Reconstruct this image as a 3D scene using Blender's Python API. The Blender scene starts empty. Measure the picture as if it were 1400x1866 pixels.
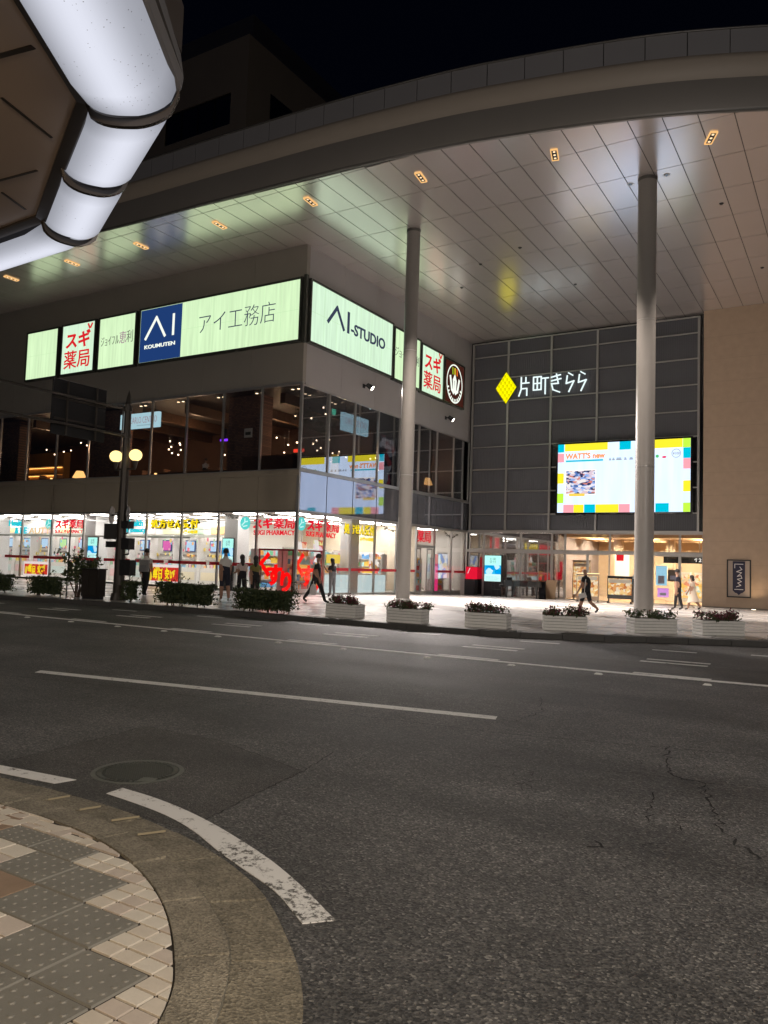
import bpy, bmesh, math, random
from mathutils import Vector, Matrix
random.seed(7)
R = math.radians
S = bpy.context.scene
COL = S.collection

# ------------------------------------------------------------------ camera, sky, exposure
PITCH, ROLL, YAW, CAMH = .0665694, .0321803, .5460428, 1.58
cam = bpy.data.cameras.new('camera')
cam.sensor_fit = 'HORIZONTAL'; cam.sensor_width = 36; cam.lens = 36 * 1433.7 / 1400
cam.clip_start = .05; cam.clip_end = 900
co = bpy.data.objects.new('camera', cam); COL.objects.link(co)
f0 = Vector((-math.sin(YAW), math.cos(YAW), 0)); r0 = Vector((math.cos(YAW), math.sin(YAW), 0)); u0 = Vector((0, 0, 1))
fw = f0 * math.cos(PITCH) + u0 * math.sin(PITCH); up = u0 * math.cos(PITCH) - f0 * math.sin(PITCH)
rt = r0 * math.cos(ROLL) + up * math.sin(ROLL); up = up * math.cos(ROLL) - r0 * math.sin(ROLL)
co.matrix_world = Matrix(((rt.x, up.x, -fw.x, 0), (rt.y, up.y, -fw.y, 0), (rt.z, up.z, -fw.z, CAMH), (0, 0, 0, 1)))
S.camera = co

W = bpy.data.worlds.new('World'); S.world = W; W.use_nodes = True
nt = W.node_tree; bgn = nt.nodes['Background']
sky = nt.nodes.new('ShaderNodeTexSky'); sky.sky_type = 'NISHITA'; sky.sun_disc = False
sky.sun_elevation = R(-4); sky.sun_rotation = R(200)
tint = nt.nodes.new('ShaderNodeMix'); tint.data_type = 'RGBA'; tint.blend_type = 'MULTIPLY'; tint.inputs[0].default_value = 1; tint.inputs[7].default_value = (.5, .75, 1.6, 1)
nt.links.new(sky.outputs[0], tint.inputs[6]); nt.links.new(tint.outputs[2], bgn.inputs[0]); bgn.inputs[1].default_value = .06
sun = bpy.data.lights.new('moonlight', 'SUN'); sun.energy = .004; sun.angle = R(1); sun.color = (.8, .88, 1)
so = bpy.data.objects.new('moonlight', sun); COL.objects.link(so); so.rotation_euler = (R(40), 0, R(200))
S.view_settings.view_transform = 'Standard'; S.view_settings.look = 'None'
S.view_settings.exposure = .22; S.view_settings.gamma = 1; S.view_settings.use_curve_mapping = False
cy = S.cycles
cy.use_denoising = True; cy.max_bounces = 7; cy.diffuse_bounces = 4; cy.glossy_bounces = 4
cy.transparent_max_bounces = 24; cy.sample_clamp_indirect = 2.5; cy.caustics_reflective = False; cy.caustics_refractive = False

# ------------------------------------------------------------------ materials
MATS = {}
def mat(name, col, rough=.6, metal=0, nscale=0, namt=.2, bump=0, bscale=None, spec=.5, coat=0):
    if name in MATS: return MATS[name]
    m = bpy.data.materials.new(name); m.use_nodes = True; n = m.node_tree.nodes; l = m.node_tree.links
    b = n['Principled BSDF']; b.inputs['Base Color'].default_value = (*col, 1); b.inputs['Roughness'].default_value = rough
    b.inputs['Metallic'].default_value = metal; b.inputs['Specular IOR Level'].default_value = spec
    b.inputs['Coat Weight'].default_value = coat
    if nscale:
        tc = n.new('ShaderNodeTexCoord'); no = n.new('ShaderNodeTexNoise'); no.inputs['Scale'].default_value = nscale; no.inputs['Detail'].default_value = 6
        l.new(tc.outputs['Object'], no.inputs['Vector'])
        mx = n.new('ShaderNodeMix'); mx.data_type = 'RGBA'
        mx.inputs[6].default_value = (*[c * (1 - namt) for c in col], 1); mx.inputs[7].default_value = (*[min(1, c * (1 + namt)) for c in col], 1)
        l.new(no.outputs[0], mx.inputs[0]); l.new(mx.outputs[2], b.inputs['Base Color'])
    if bump:
        tc = n.new('ShaderNodeTexCoord'); no = n.new('ShaderNodeTexNoise'); no.inputs['Scale'].default_value = bscale or nscale * 3; no.inputs['Detail'].default_value = 4
        l.new(tc.outputs['Object'], no.inputs['Vector']); bp = n.new('ShaderNodeBump'); bp.inputs['Strength'].default_value = bump; bp.inputs['Distance'].default_value = .01
        l.new(no.outputs[0], bp.inputs['Height']); l.new(bp.outputs[0], b.inputs['Normal'])
    MATS[name] = m; return m
def emis(name, col, st, nscale=0, namt=.1, stripe=None, st_amt=.06):
    if name in MATS: return MATS[name]
    m = bpy.data.materials.new(name); m.use_nodes = True; n = m.node_tree.nodes; l = m.node_tree.links
    n.remove(n['Principled BSDF']); e = n.new('ShaderNodeEmission'); e.inputs[0].default_value = (*col, 1); e.inputs[1].default_value = st
    l.new(e.outputs[0], n['Material Output'].inputs[0])
    if nscale or stripe:
        tc = n.new('ShaderNodeTexCoord'); mp = n.new('ShaderNodeMapping'); l.new(tc.outputs['Object'], mp.inputs[0])
        if stripe: mp.inputs['Scale'].default_value = stripe
        no = n.new('ShaderNodeTexNoise'); no.inputs['Scale'].default_value = nscale or 1; no.inputs['Detail'].default_value = 3
        l.new(mp.outputs[0], no.inputs[0]); mr = n.new('ShaderNodeMapRange')
        a = namt if not stripe else st_amt * 3
        mr.inputs[1].default_value = .3; mr.inputs[2].default_value = .7; mr.inputs[3].default_value = st * (1 - a); mr.inputs[4].default_value = st * (1 + a)
        l.new(no.outputs[0], mr.inputs[0]); l.new(mr.outputs[0], e.inputs[1])
    MATS[name] = m; return m
def picture(name, cols, scale, st, stretch=(1, 1, 1), lit=True):
    """printed picture: irregular patches of a few colours"""
    m = bpy.data.materials.new(name); m.use_nodes = True; n = m.node_tree.nodes; l = m.node_tree.links
    tc = n.new('ShaderNodeTexCoord'); mp = n.new('ShaderNodeMapping'); mp.inputs['Scale'].default_value = stretch
    vo = n.new('ShaderNodeTexVoronoi'); vo.inputs['Scale'].default_value = scale; vo.inputs['Randomness'].default_value = 1
    nz = n.new('ShaderNodeTexNoise'); nz.inputs['Scale'].default_value = scale * .8
    ad = n.new('ShaderNodeVectorMath'); ad.operation = 'MULTIPLY_ADD'; ad.inputs[1].default_value = (.25,) * 3
    l.new(tc.outputs['Object'], mp.inputs[0]); l.new(mp.outputs[0], nz.inputs[0]); l.new(nz.outputs['Color'], ad.inputs[0]); l.new(mp.outputs[0], ad.inputs[2])
    l.new(ad.outputs[0], vo.inputs['Vector']); sp = n.new('ShaderNodeSeparateColor'); l.new(vo.outputs['Color'], sp.inputs[0])
    cr = n.new('ShaderNodeValToRGB'); cr.color_ramp.interpolation = 'CONSTANT'
    els = cr.color_ramp.elements
    for i, c in enumerate(cols):
        e = els[i] if i < 2 else els.new(i / len(cols))
        e.position = i / len(cols); e.color = (*c, 1)
    l.new(sp.outputs[0], cr.inputs[0])
    if lit:
        n.remove(n['Principled BSDF']); e = n.new('ShaderNodeEmission'); e.inputs[1].default_value = st
        l.new(cr.outputs[0], e.inputs[0]); l.new(e.outputs[0], n['Material Output'].inputs[0])
    else:
        l.new(cr.outputs[0], n['Principled BSDF'].inputs[0]); n['Principled BSDF'].inputs['Roughness'].default_value = .4
    MATS[name] = m; return m
def glass(name, base, tint=(1, 1, 1), rough=.0):
    m = bpy.data.materials.new(name); m.use_nodes = True; n = m.node_tree.nodes; l = m.node_tree.links
    n.remove(n['Principled BSDF']); t = n.new('ShaderNodeBsdfTransparent'); t.inputs[0].default_value = (*tint, 1)
    g = n.new('ShaderNodeBsdfGlossy'); g.inputs['Roughness'].default_value = rough; mx = n.new('ShaderNodeMixShader')
    lw = n.new('ShaderNodeLayerWeight'); lw.inputs[0].default_value = .5
    pw = n.new('ShaderNodeMath'); pw.operation = 'POWER'; pw.inputs[1].default_value = 4
    ma = n.new('ShaderNodeMath'); ma.operation = 'MULTIPLY_ADD'; ma.inputs[1].default_value = 1 - base; ma.inputs[2].default_value = base
    l.new(lw.outputs['Facing'], pw.inputs[0]); l.new(pw.outputs[0], ma.inputs[0]); l.new(ma.outputs[0], mx.inputs[0])
    l.new(t.outputs[0], mx.inputs[1]); l.new(g.outputs[0], mx.inputs[2]); l.new(mx.outputs[0], n['Material Output'].inputs[0])
    MATS[name] = m; return m

def asphalt_mat():
    m = bpy.data.materials.new('asphalt'); m.use_nodes = True; n = m.node_tree.nodes; l = m.node_tree.links; b = n['Principled BSDF']
    tc = n.new('ShaderNodeTexCoord')
    vo = n.new('ShaderNodeTexVoronoi'); vo.inputs['Scale'].default_value = 85; l.new(tc.outputs['Object'], vo.inputs['Vector'])
    sp = n.new('ShaderNodeSeparateColor'); l.new(vo.outputs['Color'], sp.inputs[0])
    cr = n.new('ShaderNodeValToRGB'); e = cr.color_ramp.elements; e[0].position = 0; e[0].color = (.036, .036, .037, 1); e[1].position = 1; e[1].color = (.27, .262, .24, 1)
    x = e.new(.55); x.color = (.092, .09, .088, 1); x = e.new(.9); x.color = (.145, .14, .132, 1)
    l.new(sp.outputs[0], cr.inputs[0])
    n2 = n.new('ShaderNodeTexNoise'); n2.inputs['Scale'].default_value = .7; n2.inputs['Detail'].default_value = 7; n2.inputs['Roughness'].default_value = .65; l.new(tc.outputs['Object'], n2.inputs[0])
    mr = n.new('ShaderNodeMapRange'); mr.inputs[1].default_value = .3; mr.inputs[2].default_value = .7; mr.inputs[3].default_value = .62; mr.inputs[4].default_value = 1.3; l.new(n2.outputs[0], mr.inputs[0])
    mx = n.new('ShaderNodeMix'); mx.data_type = 'RGBA'; mx.blend_type = 'MULTIPLY'; mx.inputs[0].default_value = 1
    l.new(cr.outputs[0], mx.inputs[6]); l.new(mr.outputs[0], mx.inputs[7]); l.new(mx.outputs[2], b.inputs['Base Color'])
    mpg = n.new('ShaderNodeMapping'); mpg.inputs['Scale'].default_value = (.035, .55, 1); l.new(tc.outputs['Object'], mpg.inputs[0])
    n3 = n.new('ShaderNodeTexNoise'); n3.inputs['Scale'].default_value = 1.6; n3.inputs['Detail'].default_value = 4; l.new(mpg.outputs[0], n3.inputs[0])
    m3 = n.new('ShaderNodeMapRange'); m3.inputs[1].default_value = .35; m3.inputs[2].default_value = .65; m3.inputs[3].default_value = .66; m3.inputs[4].default_value = 1.26; l.new(n3.outputs[0], m3.inputs[0])
    mx3 = n.new('ShaderNodeMix'); mx3.data_type = 'RGBA'; mx3.blend_type = 'MULTIPLY'; mx3.inputs[0].default_value = 1; l.new(mx.outputs[2], mx3.inputs[6]); l.new(m3.outputs[0], mx3.inputs[7]); l.new(mx3.outputs[2], b.inputs['Base Color'])
    m4 = n.new('ShaderNodeMapRange'); m4.inputs[3].default_value = .5; m4.inputs[4].default_value = .75; l.new(n3.outputs[0], m4.inputs[0]); l.new(m4.outputs[0], b.inputs['Roughness'])
    b.inputs['Specular IOR Level'].default_value = .45
    bp = n.new('ShaderNodeBump'); bp.inputs['Strength'].default_value = .8; bp.inputs['Distance'].default_value = .006
    l.new(vo.outputs['Distance'], bp.inputs['Height']); l.new(bp.outputs[0], b.inputs['Normal'])
    MATS['asphalt'] = m; return m
M_ASPH = asphalt_mat()
def worn_paint():
    m = bpy.data.materials.new('worn_road_paint'); m.use_nodes = True; n = m.node_tree.nodes; l = m.node_tree.links; b = n['Principled BSDF']
    tc = n.new('ShaderNodeTexCoord'); no = n.new('ShaderNodeTexNoise'); no.inputs['Scale'].default_value = 9; no.inputs['Detail'].default_value = 10; no.inputs['Roughness'].default_value = .8
    l.new(tc.outputs['Object'], no.inputs[0]); cr = n.new('ShaderNodeValToRGB'); e = cr.color_ramp.elements
    e[0].position = .36; e[0].color = (.12, .11, .1, 1); e[1].position = .45; e[1].color = (.74, .73, .70, 1)
    l.new(no.outputs[0], cr.inputs[0]); l.new(cr.outputs[0], b.inputs[0]); b.inputs['Roughness'].default_value = .6
    MATS['worn_road_paint'] = m; return m
def very_worn():
    m = worn_paint().copy(); m.name = 'flaking_road_paint'
    e = [x for x in m.node_tree.nodes if x.type == 'VALTORGB'][0].color_ramp.elements
    e[0].position = .45; e[0].color = (.10, .095, .085, 1); e[1].position = .50
    [x for x in m.node_tree.nodes if x.type == 'TEX_NOISE'][0].inputs['Scale'].default_value = 22
    return m
M_PAINT = worn_paint(); M_FLAKE = very_worn()
M_WALL = mat('wall_panel_grey', (.31, .285, .25), .5, 0, .8, .08)
M_WALL2 = mat('side_panel_grey', (.42, .40, .40), .45, 0, .8, .06)
M_SPAN = mat('spandrel_taupe', (.33, .29, .23), .35, 0, 1.2, .06)
M_FRAME = mat('alu_frame', (.45, .44, .43), .35, .6)
M_FRAMED = mat('dark_alu_frame', (.12, .115, .11), .4, .5)
M_SIGNF = mat('sign_frame_dark', (.07, .075, .065), .45, .4)
M_SOFF = mat('soffit_satin_metal', (.93, .85, .835), .23, .64, .5, .05)
M_SOFFG = mat('soffit_joint', (.05, .05, .048), .8)
M_FASC = mat('fascia_bronze', (.22, .205, .19), .5, .3, .7, .06)
M_BULL = mat('fascia_beige', (.30, .26, .22), .55, 0, .6, .05)
M_PARA = mat('parapet_zinc', (.30, .295, .31), .45, .4, .6, .06)
M_COLM = mat('column_paint', (.25, .235, .22), .38, 0, 1.5, .05)
M_MESH = mat('mesh_charcoal', (.075, .078, .088), .7, .0, 0, .2, 0)
M_SAND = mat('sand_stone_wall', (.46, .34, .245), .6, 0, 3, .12, .3, 60)
M_PLAZA = mat('plaza_stone', (.52, .50, .48), .25, 0, 1.5, .12, .05, 30)
def speck_mat(name, base, sc, lo, hi):
    m = bpy.data.materials.new(name); m.use_nodes = True; n = m.node_tree.nodes; l = m.node_tree.links; b = n['Principled BSDF']; tc = n.new('ShaderNodeTexCoord')
    vo = n.new('ShaderNodeTexVoronoi'); vo.inputs['Scale'].default_value = sc; l.new(tc.outputs['Object'], vo.inputs[0]); sp = n.new('ShaderNodeSeparateColor'); l.new(vo.outputs['Color'], sp.inputs[0])
    no = n.new('ShaderNodeTexNoise'); no.inputs['Scale'].default_value = 3.2; no.inputs['Detail'].default_value = 9; no.inputs['Roughness'].default_value = .7; l.new(tc.outputs['Object'], no.inputs[0])
    mr = n.new('ShaderNodeMapRange'); mr.inputs[3].default_value = lo; mr.inputs[4].default_value = hi; l.new(sp.outputs[0], mr.inputs[0])
    m2 = n.new('ShaderNodeMapRange'); m2.inputs[1].default_value = .28; m2.inputs[2].default_value = .72; m2.inputs[3].default_value = .55; m2.inputs[4].default_value = 1.35; l.new(no.outputs[0], m2.inputs[0])
    mu = n.new('ShaderNodeMath'); mu.operation = 'MULTIPLY'; l.new(mr.outputs[0], mu.inputs[0]); l.new(m2.outputs[0], mu.inputs[1])
    mx = n.new('ShaderNodeVectorMath'); mx.operation = 'SCALE'; mx.inputs[0].default_value = base; l.new(mu.outputs[0], mx.inputs['Scale']); l.new(mx.outputs[0], b.inputs[0]); b.inputs['Roughness'].default_value = .8
    ad = n.new('ShaderNodeMath'); ad.operation = 'ADD'; l.new(vo.outputs['Distance'], ad.inputs[0]); l.new(no.outputs[0], ad.inputs[1])
    bp = n.new('ShaderNodeBump'); bp.inputs['Strength'].default_value = .7; bp.inputs['Distance'].default_value = .006; l.new(ad.outputs[0], bp.inputs['Height']); l.new(bp.outputs[0], b.inputs['Normal'])
    MATS[name] = m; return m
M_KERB = speck_mat('kerb_concrete', (.225, .20, .15), 110, .7, 1.35)
M_KERBF = mat('far_kerb_granite', (.06, .058, .055), .7, 0, 4, .25, .3, 60)
M_TACT = mat('tactile_grey_green', (.20, .192, .165), .6, 0, 6, .16, .25, 150)
M_TILE = mat('cream_paver', (.60, .54, .45), .55, 0, 14, .14, .25, 120)
M_BROWN = mat('brown_paver', (.27, .19, .13), .6, 0, 9, .25, .2, 70)
M_GROUT = mat('paver_bed', (.035, .03, .026), .9, 0, 20, .3)
M_BLACK = mat('black_gloss', (.008, .008, .009), .18, 0, coat=.6)
M_DARK = mat('dark_metal', (.028, .028, .03), .5, .3, 6, .3)
M_POST = mat('post_brown_metal', (.05, .042, .036), .45, .3, 4, .3)
M_WHITE = mat('white_paint', (.75, .74, .72), .5)
M_INT = mat('interior_white', (.78, .76, .72), .5)
M_INTF = mat('interior_floor', (.66, .64, .60), .25)
def brick_mat():
    m = bpy.data.materials.new('brick_dark'); m.use_nodes = True; n = m.node_tree.nodes; l = m.node_tree.links; tc = n.new('ShaderNodeTexCoord'); mp = n.new('ShaderNodeMapping'); mp.inputs['Rotation'].default_value = (R(90), 0, 0)
    br = n.new('ShaderNodeTexBrick'); br.inputs['Scale'].default_value = 3.2; br.inputs['Color1'].default_value = (.30, .16, .11, 1); br.inputs['Color2'].default_value = (.16, .085, .07, 1); br.inputs['Mortar'].default_value = (.09, .08, .075, 1); br.inputs['Mortar Size'].default_value = .03
    l.new(tc.outputs['Object'], mp.inputs[0]); l.new(mp.outputs[0], br.inputs[0]); l.new(br.outputs[0], n['Principled BSDF'].inputs[0]); n['Principled BSDF'].inputs['Roughness'].default_value = .85; MATS['brick_dark'] = m; return m
M_BRICK = brick_mat()
M_RESTO = mat('restaurant_ceiling', (.07, .06, .055), .6, 0, 1, .2)
M_WOOD = mat('dark_wood', (.09, .05, .03), .5, 0, 5, .4)
M_LEAF = mat('leaf_dark', (.035, .055, .02), .6, 0, 30, .6)
M_LEAF2 = mat('leaf_olive', (.07, .085, .03), .6, 0, 30, .5)
M_REDL = mat('leaf_crimson', (.14, .022, .035), .6, 0, 30, .5)
M_TRUNK = mat('bark', (.07, .05, .035), .9)
M_PLANT = mat('planter_white', (.74, .73, .70), .6, 0, 9, .1)
M_CRACK = mat('crack_dark', (.022, .022, .022), .95, 0, 8, .5)
M_IRON = mat('cast_iron', (.045, .047, .044), .5, .5, 30, .4)
M_IRONR = mat('cast_iron_rim', (.13, .137, .12), .55, .2, 20, .3)
M_RED = mat('red_print', (.62, .012, .02), .4)
G_SHOP = glass('shop_glass', .06)
G_UPF = glass('upper_front_glass', .05, (.8, .8, .8))
G_UPS = glass('upper_side_glass', .42, (.75, .77, .8))
G_ENT = glass('entrance_glass', .08); G_ENTL = glass('entrance_glass_mirroring', .5)
SIGN_G = (.59, .79, .48)
E_SIGN = emis('sign_green_white', SIGN_G, 1.0, 1.0, 0, (5, 5, .35), .035)
E_SIGN2 = emis('sign_mint_white', (.59, .79, .58), 1.0, 1.0, 0, (5, 5, .35), .035)
E_NAVY = emis('sign_navy', (.012, .04, .15), 1.0)
E_SRED = emis('sign_red', (.62, .012, .02), 1.0)
E_SINK = emis('sign_ink', (.035, .045, .08), 1.0)
E_WHITE = emis('lit_white', (1, .97, .92), 1.0)
E_CEIL = emis('ceiling_tube', (1, .95, .89), 13.0)
E_WARM = emis('warm_bulb', (1, .72, .42), 5.0)
E_BULB = emis('bulb_dot', (1, .70, .45), 9.0)

# ------------------------------------------------------------------ mesh helpers
LOC = {}
class MB:
    def __init__(s): s.v = []; s.f = []; s.m = []; s.mats = []; s.sm = []
    def mi(s, m):
        if m not in s.mats: s.mats.append(m)
        return s.mats.index(m)
    def add(s, vs, fs, m=None, smooth=False):
        o = len(s.v); s.v += [tuple(v) for v in vs]; k = s.mi(m) if m else 0
        for f in fs: s.f.append([i + o for i in f]); s.m.append(k); s.sm.append(smooth)
    def box(s, a, b, m=None):
        x0, y0, z0 = [min(p, q) for p, q in zip(a, b)]; x1, y1, z1 = [max(p, q) for p, q in zip(a, b)]
        s.add([(x0, y0, z0), (x1, y0, z0), (x1, y1, z0), (x0, y1, z0), (x0, y0, z1), (x1, y0, z1), (x1, y1, z1), (x0, y1, z1)],
              [(0, 3, 2, 1), (4, 5, 6, 7), (0, 1, 5, 4), (1, 2, 6, 5), (2, 3, 7, 6), (3, 0, 4, 7)], m)
    def obox(s, c, u, v, w, m=None):
        c, u, v, w = map(Vector, (c, u, v, w))
        P = [c + a * u + b * v + d * w for d in (-1, 1) for b in (-1, 1) for a in (-1, 1)]
        s.add(P, [(0, 2, 3, 1), (4, 5, 7, 6), (0, 1, 5, 4), (1, 3, 7, 5), (3, 2, 6, 7), (2, 0, 4, 6)], m)
    def bar(s, p, q, w, h=None, m=None, upv=(0, 0, 1)):
        p, q = Vector(p), Vector(q); d = (q - p) / 2; n = d.normalized(); U = Vector(upv)
        if abs(n.dot(U)) > .99: U = Vector((1, 0, 0))
        sx = n.cross(U).normalized(); sy = sx.cross(n)
        s.obox((p + q) / 2, d, sx * (w / 2), sy * ((h or w) / 2), m)
    def prism(s, poly, z0, z1, m=None):
        n = len(poly)
        zf0 = z0 if callable(z0) else (lambda x, y: z0); zf1 = z1 if callable(z1) else (lambda x, y: z1)
        V = [(x, y, zf0(x, y)) for x, y in poly] + [(x, y, zf1(x, y)) for x, y in poly]
        a = sum(poly[i][0] * poly[(i + 1) % n][1] - poly[(i + 1) % n][0] * poly[i][1] for i in range(n))
        F = [tuple(range(n - 1, -1, -1)), tuple(range(n, 2 * n))] + [(i, (i + 1) % n, n + (i + 1) % n, n + i) for i in range(n)]
        if a < 0: F = [f[::-1] for f in F]
        s.add(V, F, m)
    def tube(s, pts, rads, seg=12, m=None, cap=True):
        pts = [Vector(p) for p in pts]
        if not isinstance(rads, (list, tuple)): rads = [rads] * len(pts)
        rings = []
        for i, p in enumerate(pts):
            t = (pts[min(i + 1, len(pts) - 1)] - pts[max(i - 1, 0)]).normalized(); U = Vector((0, 0, 1)) if abs(t.z) < .95 else Vector((1, 0, 0))
            a = t.cross(U).normalized(); b = a.cross(t)
            rings.append([p + (a * math.cos(2 * math.pi * k / seg) + b * math.sin(2 * math.pi * k / seg)) * rads[i] for k in range(seg)])
        V = [v for r in rings for v in r]; F = []
        for i in range(len(pts) - 1):
            for k in range(seg): F.append((i * seg + k, i * seg + (k + 1) % seg, (i + 1) * seg + (k + 1) % seg, (i + 1) * seg + k))
        s.add(V, F, m, True)
        if cap:
            s.add(rings[0], [tuple(range(seg))], m); s.add(rings[-1], [tuple(range(seg - 1, -1, -1))], m)
    def sphere(s, c, r, seg=14, rings=9, m=None, sc=(1, 1, 1)):
        V = []; F = []
        for i in range(rings + 1):
            a = math.pi * i / rings
            for k in range(seg): V.append((c[0] + r * sc[0] * math.sin(a) * math.cos(2 * math.pi * k / seg), c[1] + r * sc[1] * math.sin(a) * math.sin(2 * math.pi * k / seg), c[2] + r * sc[2] * math.cos(a)))
        for i in range(rings):
            for k in range(seg): F.append((i * seg + k, (i + 1) * seg + k, (i + 1) * seg + (k + 1) % seg, i * seg + (k + 1) % seg))
        s.add(V, F, m, True)
    def build(s, name, m=None, parent=None, local=False, **props):
        o = Vector((0, 0, 0)) if local or parent is None else LOC.get(parent.name, Vector())
        me = bpy.data.meshes.new(name); me.from_pydata([(v[0] - o.x, v[1] - o.y, v[2] - o.z) for v in s.v], [], s.f)
        ms = s.mats or [m]
        for x in ms: me.materials.append(x)
        if s.mats: me.polygons.foreach_set('material_index', s.m)
        me.polygons.foreach_set('use_smooth', s.sm)
        me.update()
        ob = bpy.data.objects.new(name, me); COL.objects.link(ob)
        if parent is not None:
            ob.parent = parent; LOC[ob.name] = o
        for k, v in props.items(): ob[k] = v
        return ob
def bx(name, a, b, m, parent=None, **p):
    q = MB(); q.box(a, b); return q.build(name, m, parent, **p)
def thing(name, label, cat, loc=(0, 0, 0), group=None, rz=0):
    o = bpy.data.objects.new(name, None); COL.objects.link(o); o.location = loc; o.rotation_euler = (0, 0, rz)
    o.empty_display_size = .2; o['label'] = label; o['category'] = cat
    if group: o['group'] = group
    LOC[o.name] = Vector(loc); return o
def struct(o): o['kind'] = 'structure'; return o
def kids(o): return [c for c in o.children]
def dup(o, loc, rz=None, label=None, scale=None):
    def cp(x, par):
        c = x.copy(); COL.objects.link(c); c.parent = par
        for ch in x.children: cp(ch, c)
        return c
    c = o.copy(); COL.objects.link(c); c.location = loc
    if rz is not None: c.rotation_euler = (0, 0, rz)
    if scale: c.scale = scale
    if label: c['label'] = label
    for ch in o.children: cp(ch, c)
    return c
# plane frames: front (faces -Y), side (faces +X)
def P_front(Y): return (Vector((0, Y, 0)), Vector((1, 0, 0)), Vector((0, 0, 1)), Vector((0, -1, 0)))
def P_side(X): return (Vector((X, 0, 0)), Vector((0, 1, 0)), Vector((0, 0, 1)), Vector((1, 0, 0)))
def text(name, body, m, fr, a0, a1, b0, b1, parent=None, bold=0, depth=.02, off=.0, keep=False, **props):
    """lettering fitted in the rectangle a0..a1 (along), b0..b1 (up) of a plane frame"""
    c = bpy.data.curves.new(name, 'FONT'); c.body = body; c.offset = bold; c.resolution_u = 3; c.space_line = .95
    o = bpy.data.objects.new(name, c); me = bpy.data.meshes.new_from_object(o); bpy.data.objects.remove(o)
    xs = [v.co.x for v in me.vertices]; ys = [v.co.y for v in me.vertices]
    X0, X1, Y0, Y1 = min(xs), max(xs), min(ys), max(ys)
    sx = (a1 - a0) / (X1 - X0); sy = (b1 - b0) / (Y1 - Y0)
    if keep: sx = sy = min(sx, sy)
    O, u, v, n = fr; off0 = LOC.get(parent.name, Vector()) if parent else Vector()
    # flat outline pushed proud of the board, with a rim so that it has thickness
    bm = bmesh.new(); bm.from_mesh(me); bmesh.ops.remove_doubles(bm, verts=bm.verts, dist=1e-5)
    ext = bmesh.ops.extrude_face_region(bm, geom=bm.faces[:])
    nv = [g for g in ext['geom'] if isinstance(g, bmesh.types.BMVert)]
    for w in bm.verts: w.co.z = 0
    for w in nv: w.co.z = depth
    for w in bm.verts:
        A = a0 + (w.co.x - X0) * sx; B = b0 + (w.co.y - Y0) * sy
        w.co = O + u * A + v * B + n * (off + w.co.z) - off0
    bmesh.ops.recalc_face_normals(bm, faces=bm.faces)
    bm.to_mesh(me); bm.free(); me.materials.clear(); me.materials.append(m)
    ob = bpy.data.objects.new(name, me); COL.objects.link(ob); me.name = name
    if parent: ob.parent = parent; LOC[ob.name] = off0
    for k, w in props.items(): ob[k] = w
    return ob
def strokes(mb, fr, lines, a0, b0, sx, sy, w, d=.02, off=0, m=None):
    O, u, v, n = fr
    for ln in lines:
        P = [O + u * (a0 + x * sx) + v * (b0 + y * sy) + n * (off + d / 2) for x, y in ln]
        for i in range(len(P) - 1):
            e = (P[i + 1] - P[i]).normalized() * (w / 2 * .9)
            mb.bar(P[i] - e, P[i + 1] + e, w, d + .0007 * (i % 5), m, n)
def fquad(mb, fr, a0, a1, b0, b1, off, d, m=None):
    O, u, v, n = fr
    mb.obox(O + u * (a0 + a1) / 2 + v * (b0 + b1) / 2 + n * (off + d / 2), u * abs(a1 - a0) / 2, v * abs(b1 - b0) / 2, n * d / 2, m)
def fdisc(mb, fr, ca, cb, ra, rb, off, d, m=None, seg=28, hole=0):
    O, u, v, n = fr
    ring = lambda k, o: [O + u * (ca + ra * k * math.cos(2 * math.pi * i / seg)) + v * (cb + rb * k * math.sin(2 * math.pi * i / seg)) + n * o for i in range(seg)]
    a, b = ring(1, off), ring(1, off + d)
    if not hole:
        mb.add(a + b, [tuple(range(seg - 1, -1, -1)), tuple(range(seg, 2 * seg))] + [(i, (i + 1) % seg, seg + (i + 1) % seg, seg + i) for i in range(seg)], m)
    else:
        c, e = ring(hole, off), ring(hole, off + d); F = []
        for i in range(seg):
            j = (i + 1) % seg
            F += [(i, j, seg + j, seg + i), (seg + i, seg + j, 3 * seg + j, 3 * seg + i), (2 * seg + j, 2 * seg + i, 3 * seg + i, 3 * seg + j)]
        mb.add(a + b + c + e, F, m)
def clip(poly, hps):
    """convex polygon clipped by half planes (px,py,nx,ny): keep n.(p-q)>=0"""
    for (qx, qy, nx, ny) in hps:
        out = []
        for i in range(len(poly)):
            p, q = poly[i], poly[(i + 1) % len(poly)]
            dp = (p[0] - qx) * nx + (p[1] - qy) * ny; dq = (q[0] - qx) * nx + (q[1] - qy) * ny
            if dp >= 0: out.append(p)
            if dp * dq < 0: t = dp / (dp - dq); out.append((p[0] + t * (q[0] - p[0]), p[1] + t * (q[1] - p[1])))
        poly = out
        if len(poly) < 3: return []
    return poly
def area(p): return abs(sum(p[i][0] * p[(i + 1) % len(p)][1] - p[(i + 1) % len(p)][0] * p[i][1] for i in range(len(p)))) / 2
def inset(poly, g):
    cx = sum(p[0] for p in poly) / len(poly); cy_ = sum(p[1] for p in poly) / len(poly); hp = []
    n = len(poly); a = sum(poly[i][0] * poly[(i + 1) % n][1] - poly[(i + 1) % n][0] * poly[i][1] for i in range(n))
    for i in range(n):
        p, q = poly[i], poly[(i + 1) % n]; d = math.hypot(q[0] - p[0], q[1] - p[1])
        if d < 1e-6: continue
        nx, ny = -(q[1] - p[1]) / d, (q[0] - p[0]) / d
        if a < 0: nx, ny = -nx, -ny
        hp.append((p[0] + nx * g, p[1] + ny * g, nx, ny))
    return clip(poly, hp)
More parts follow.
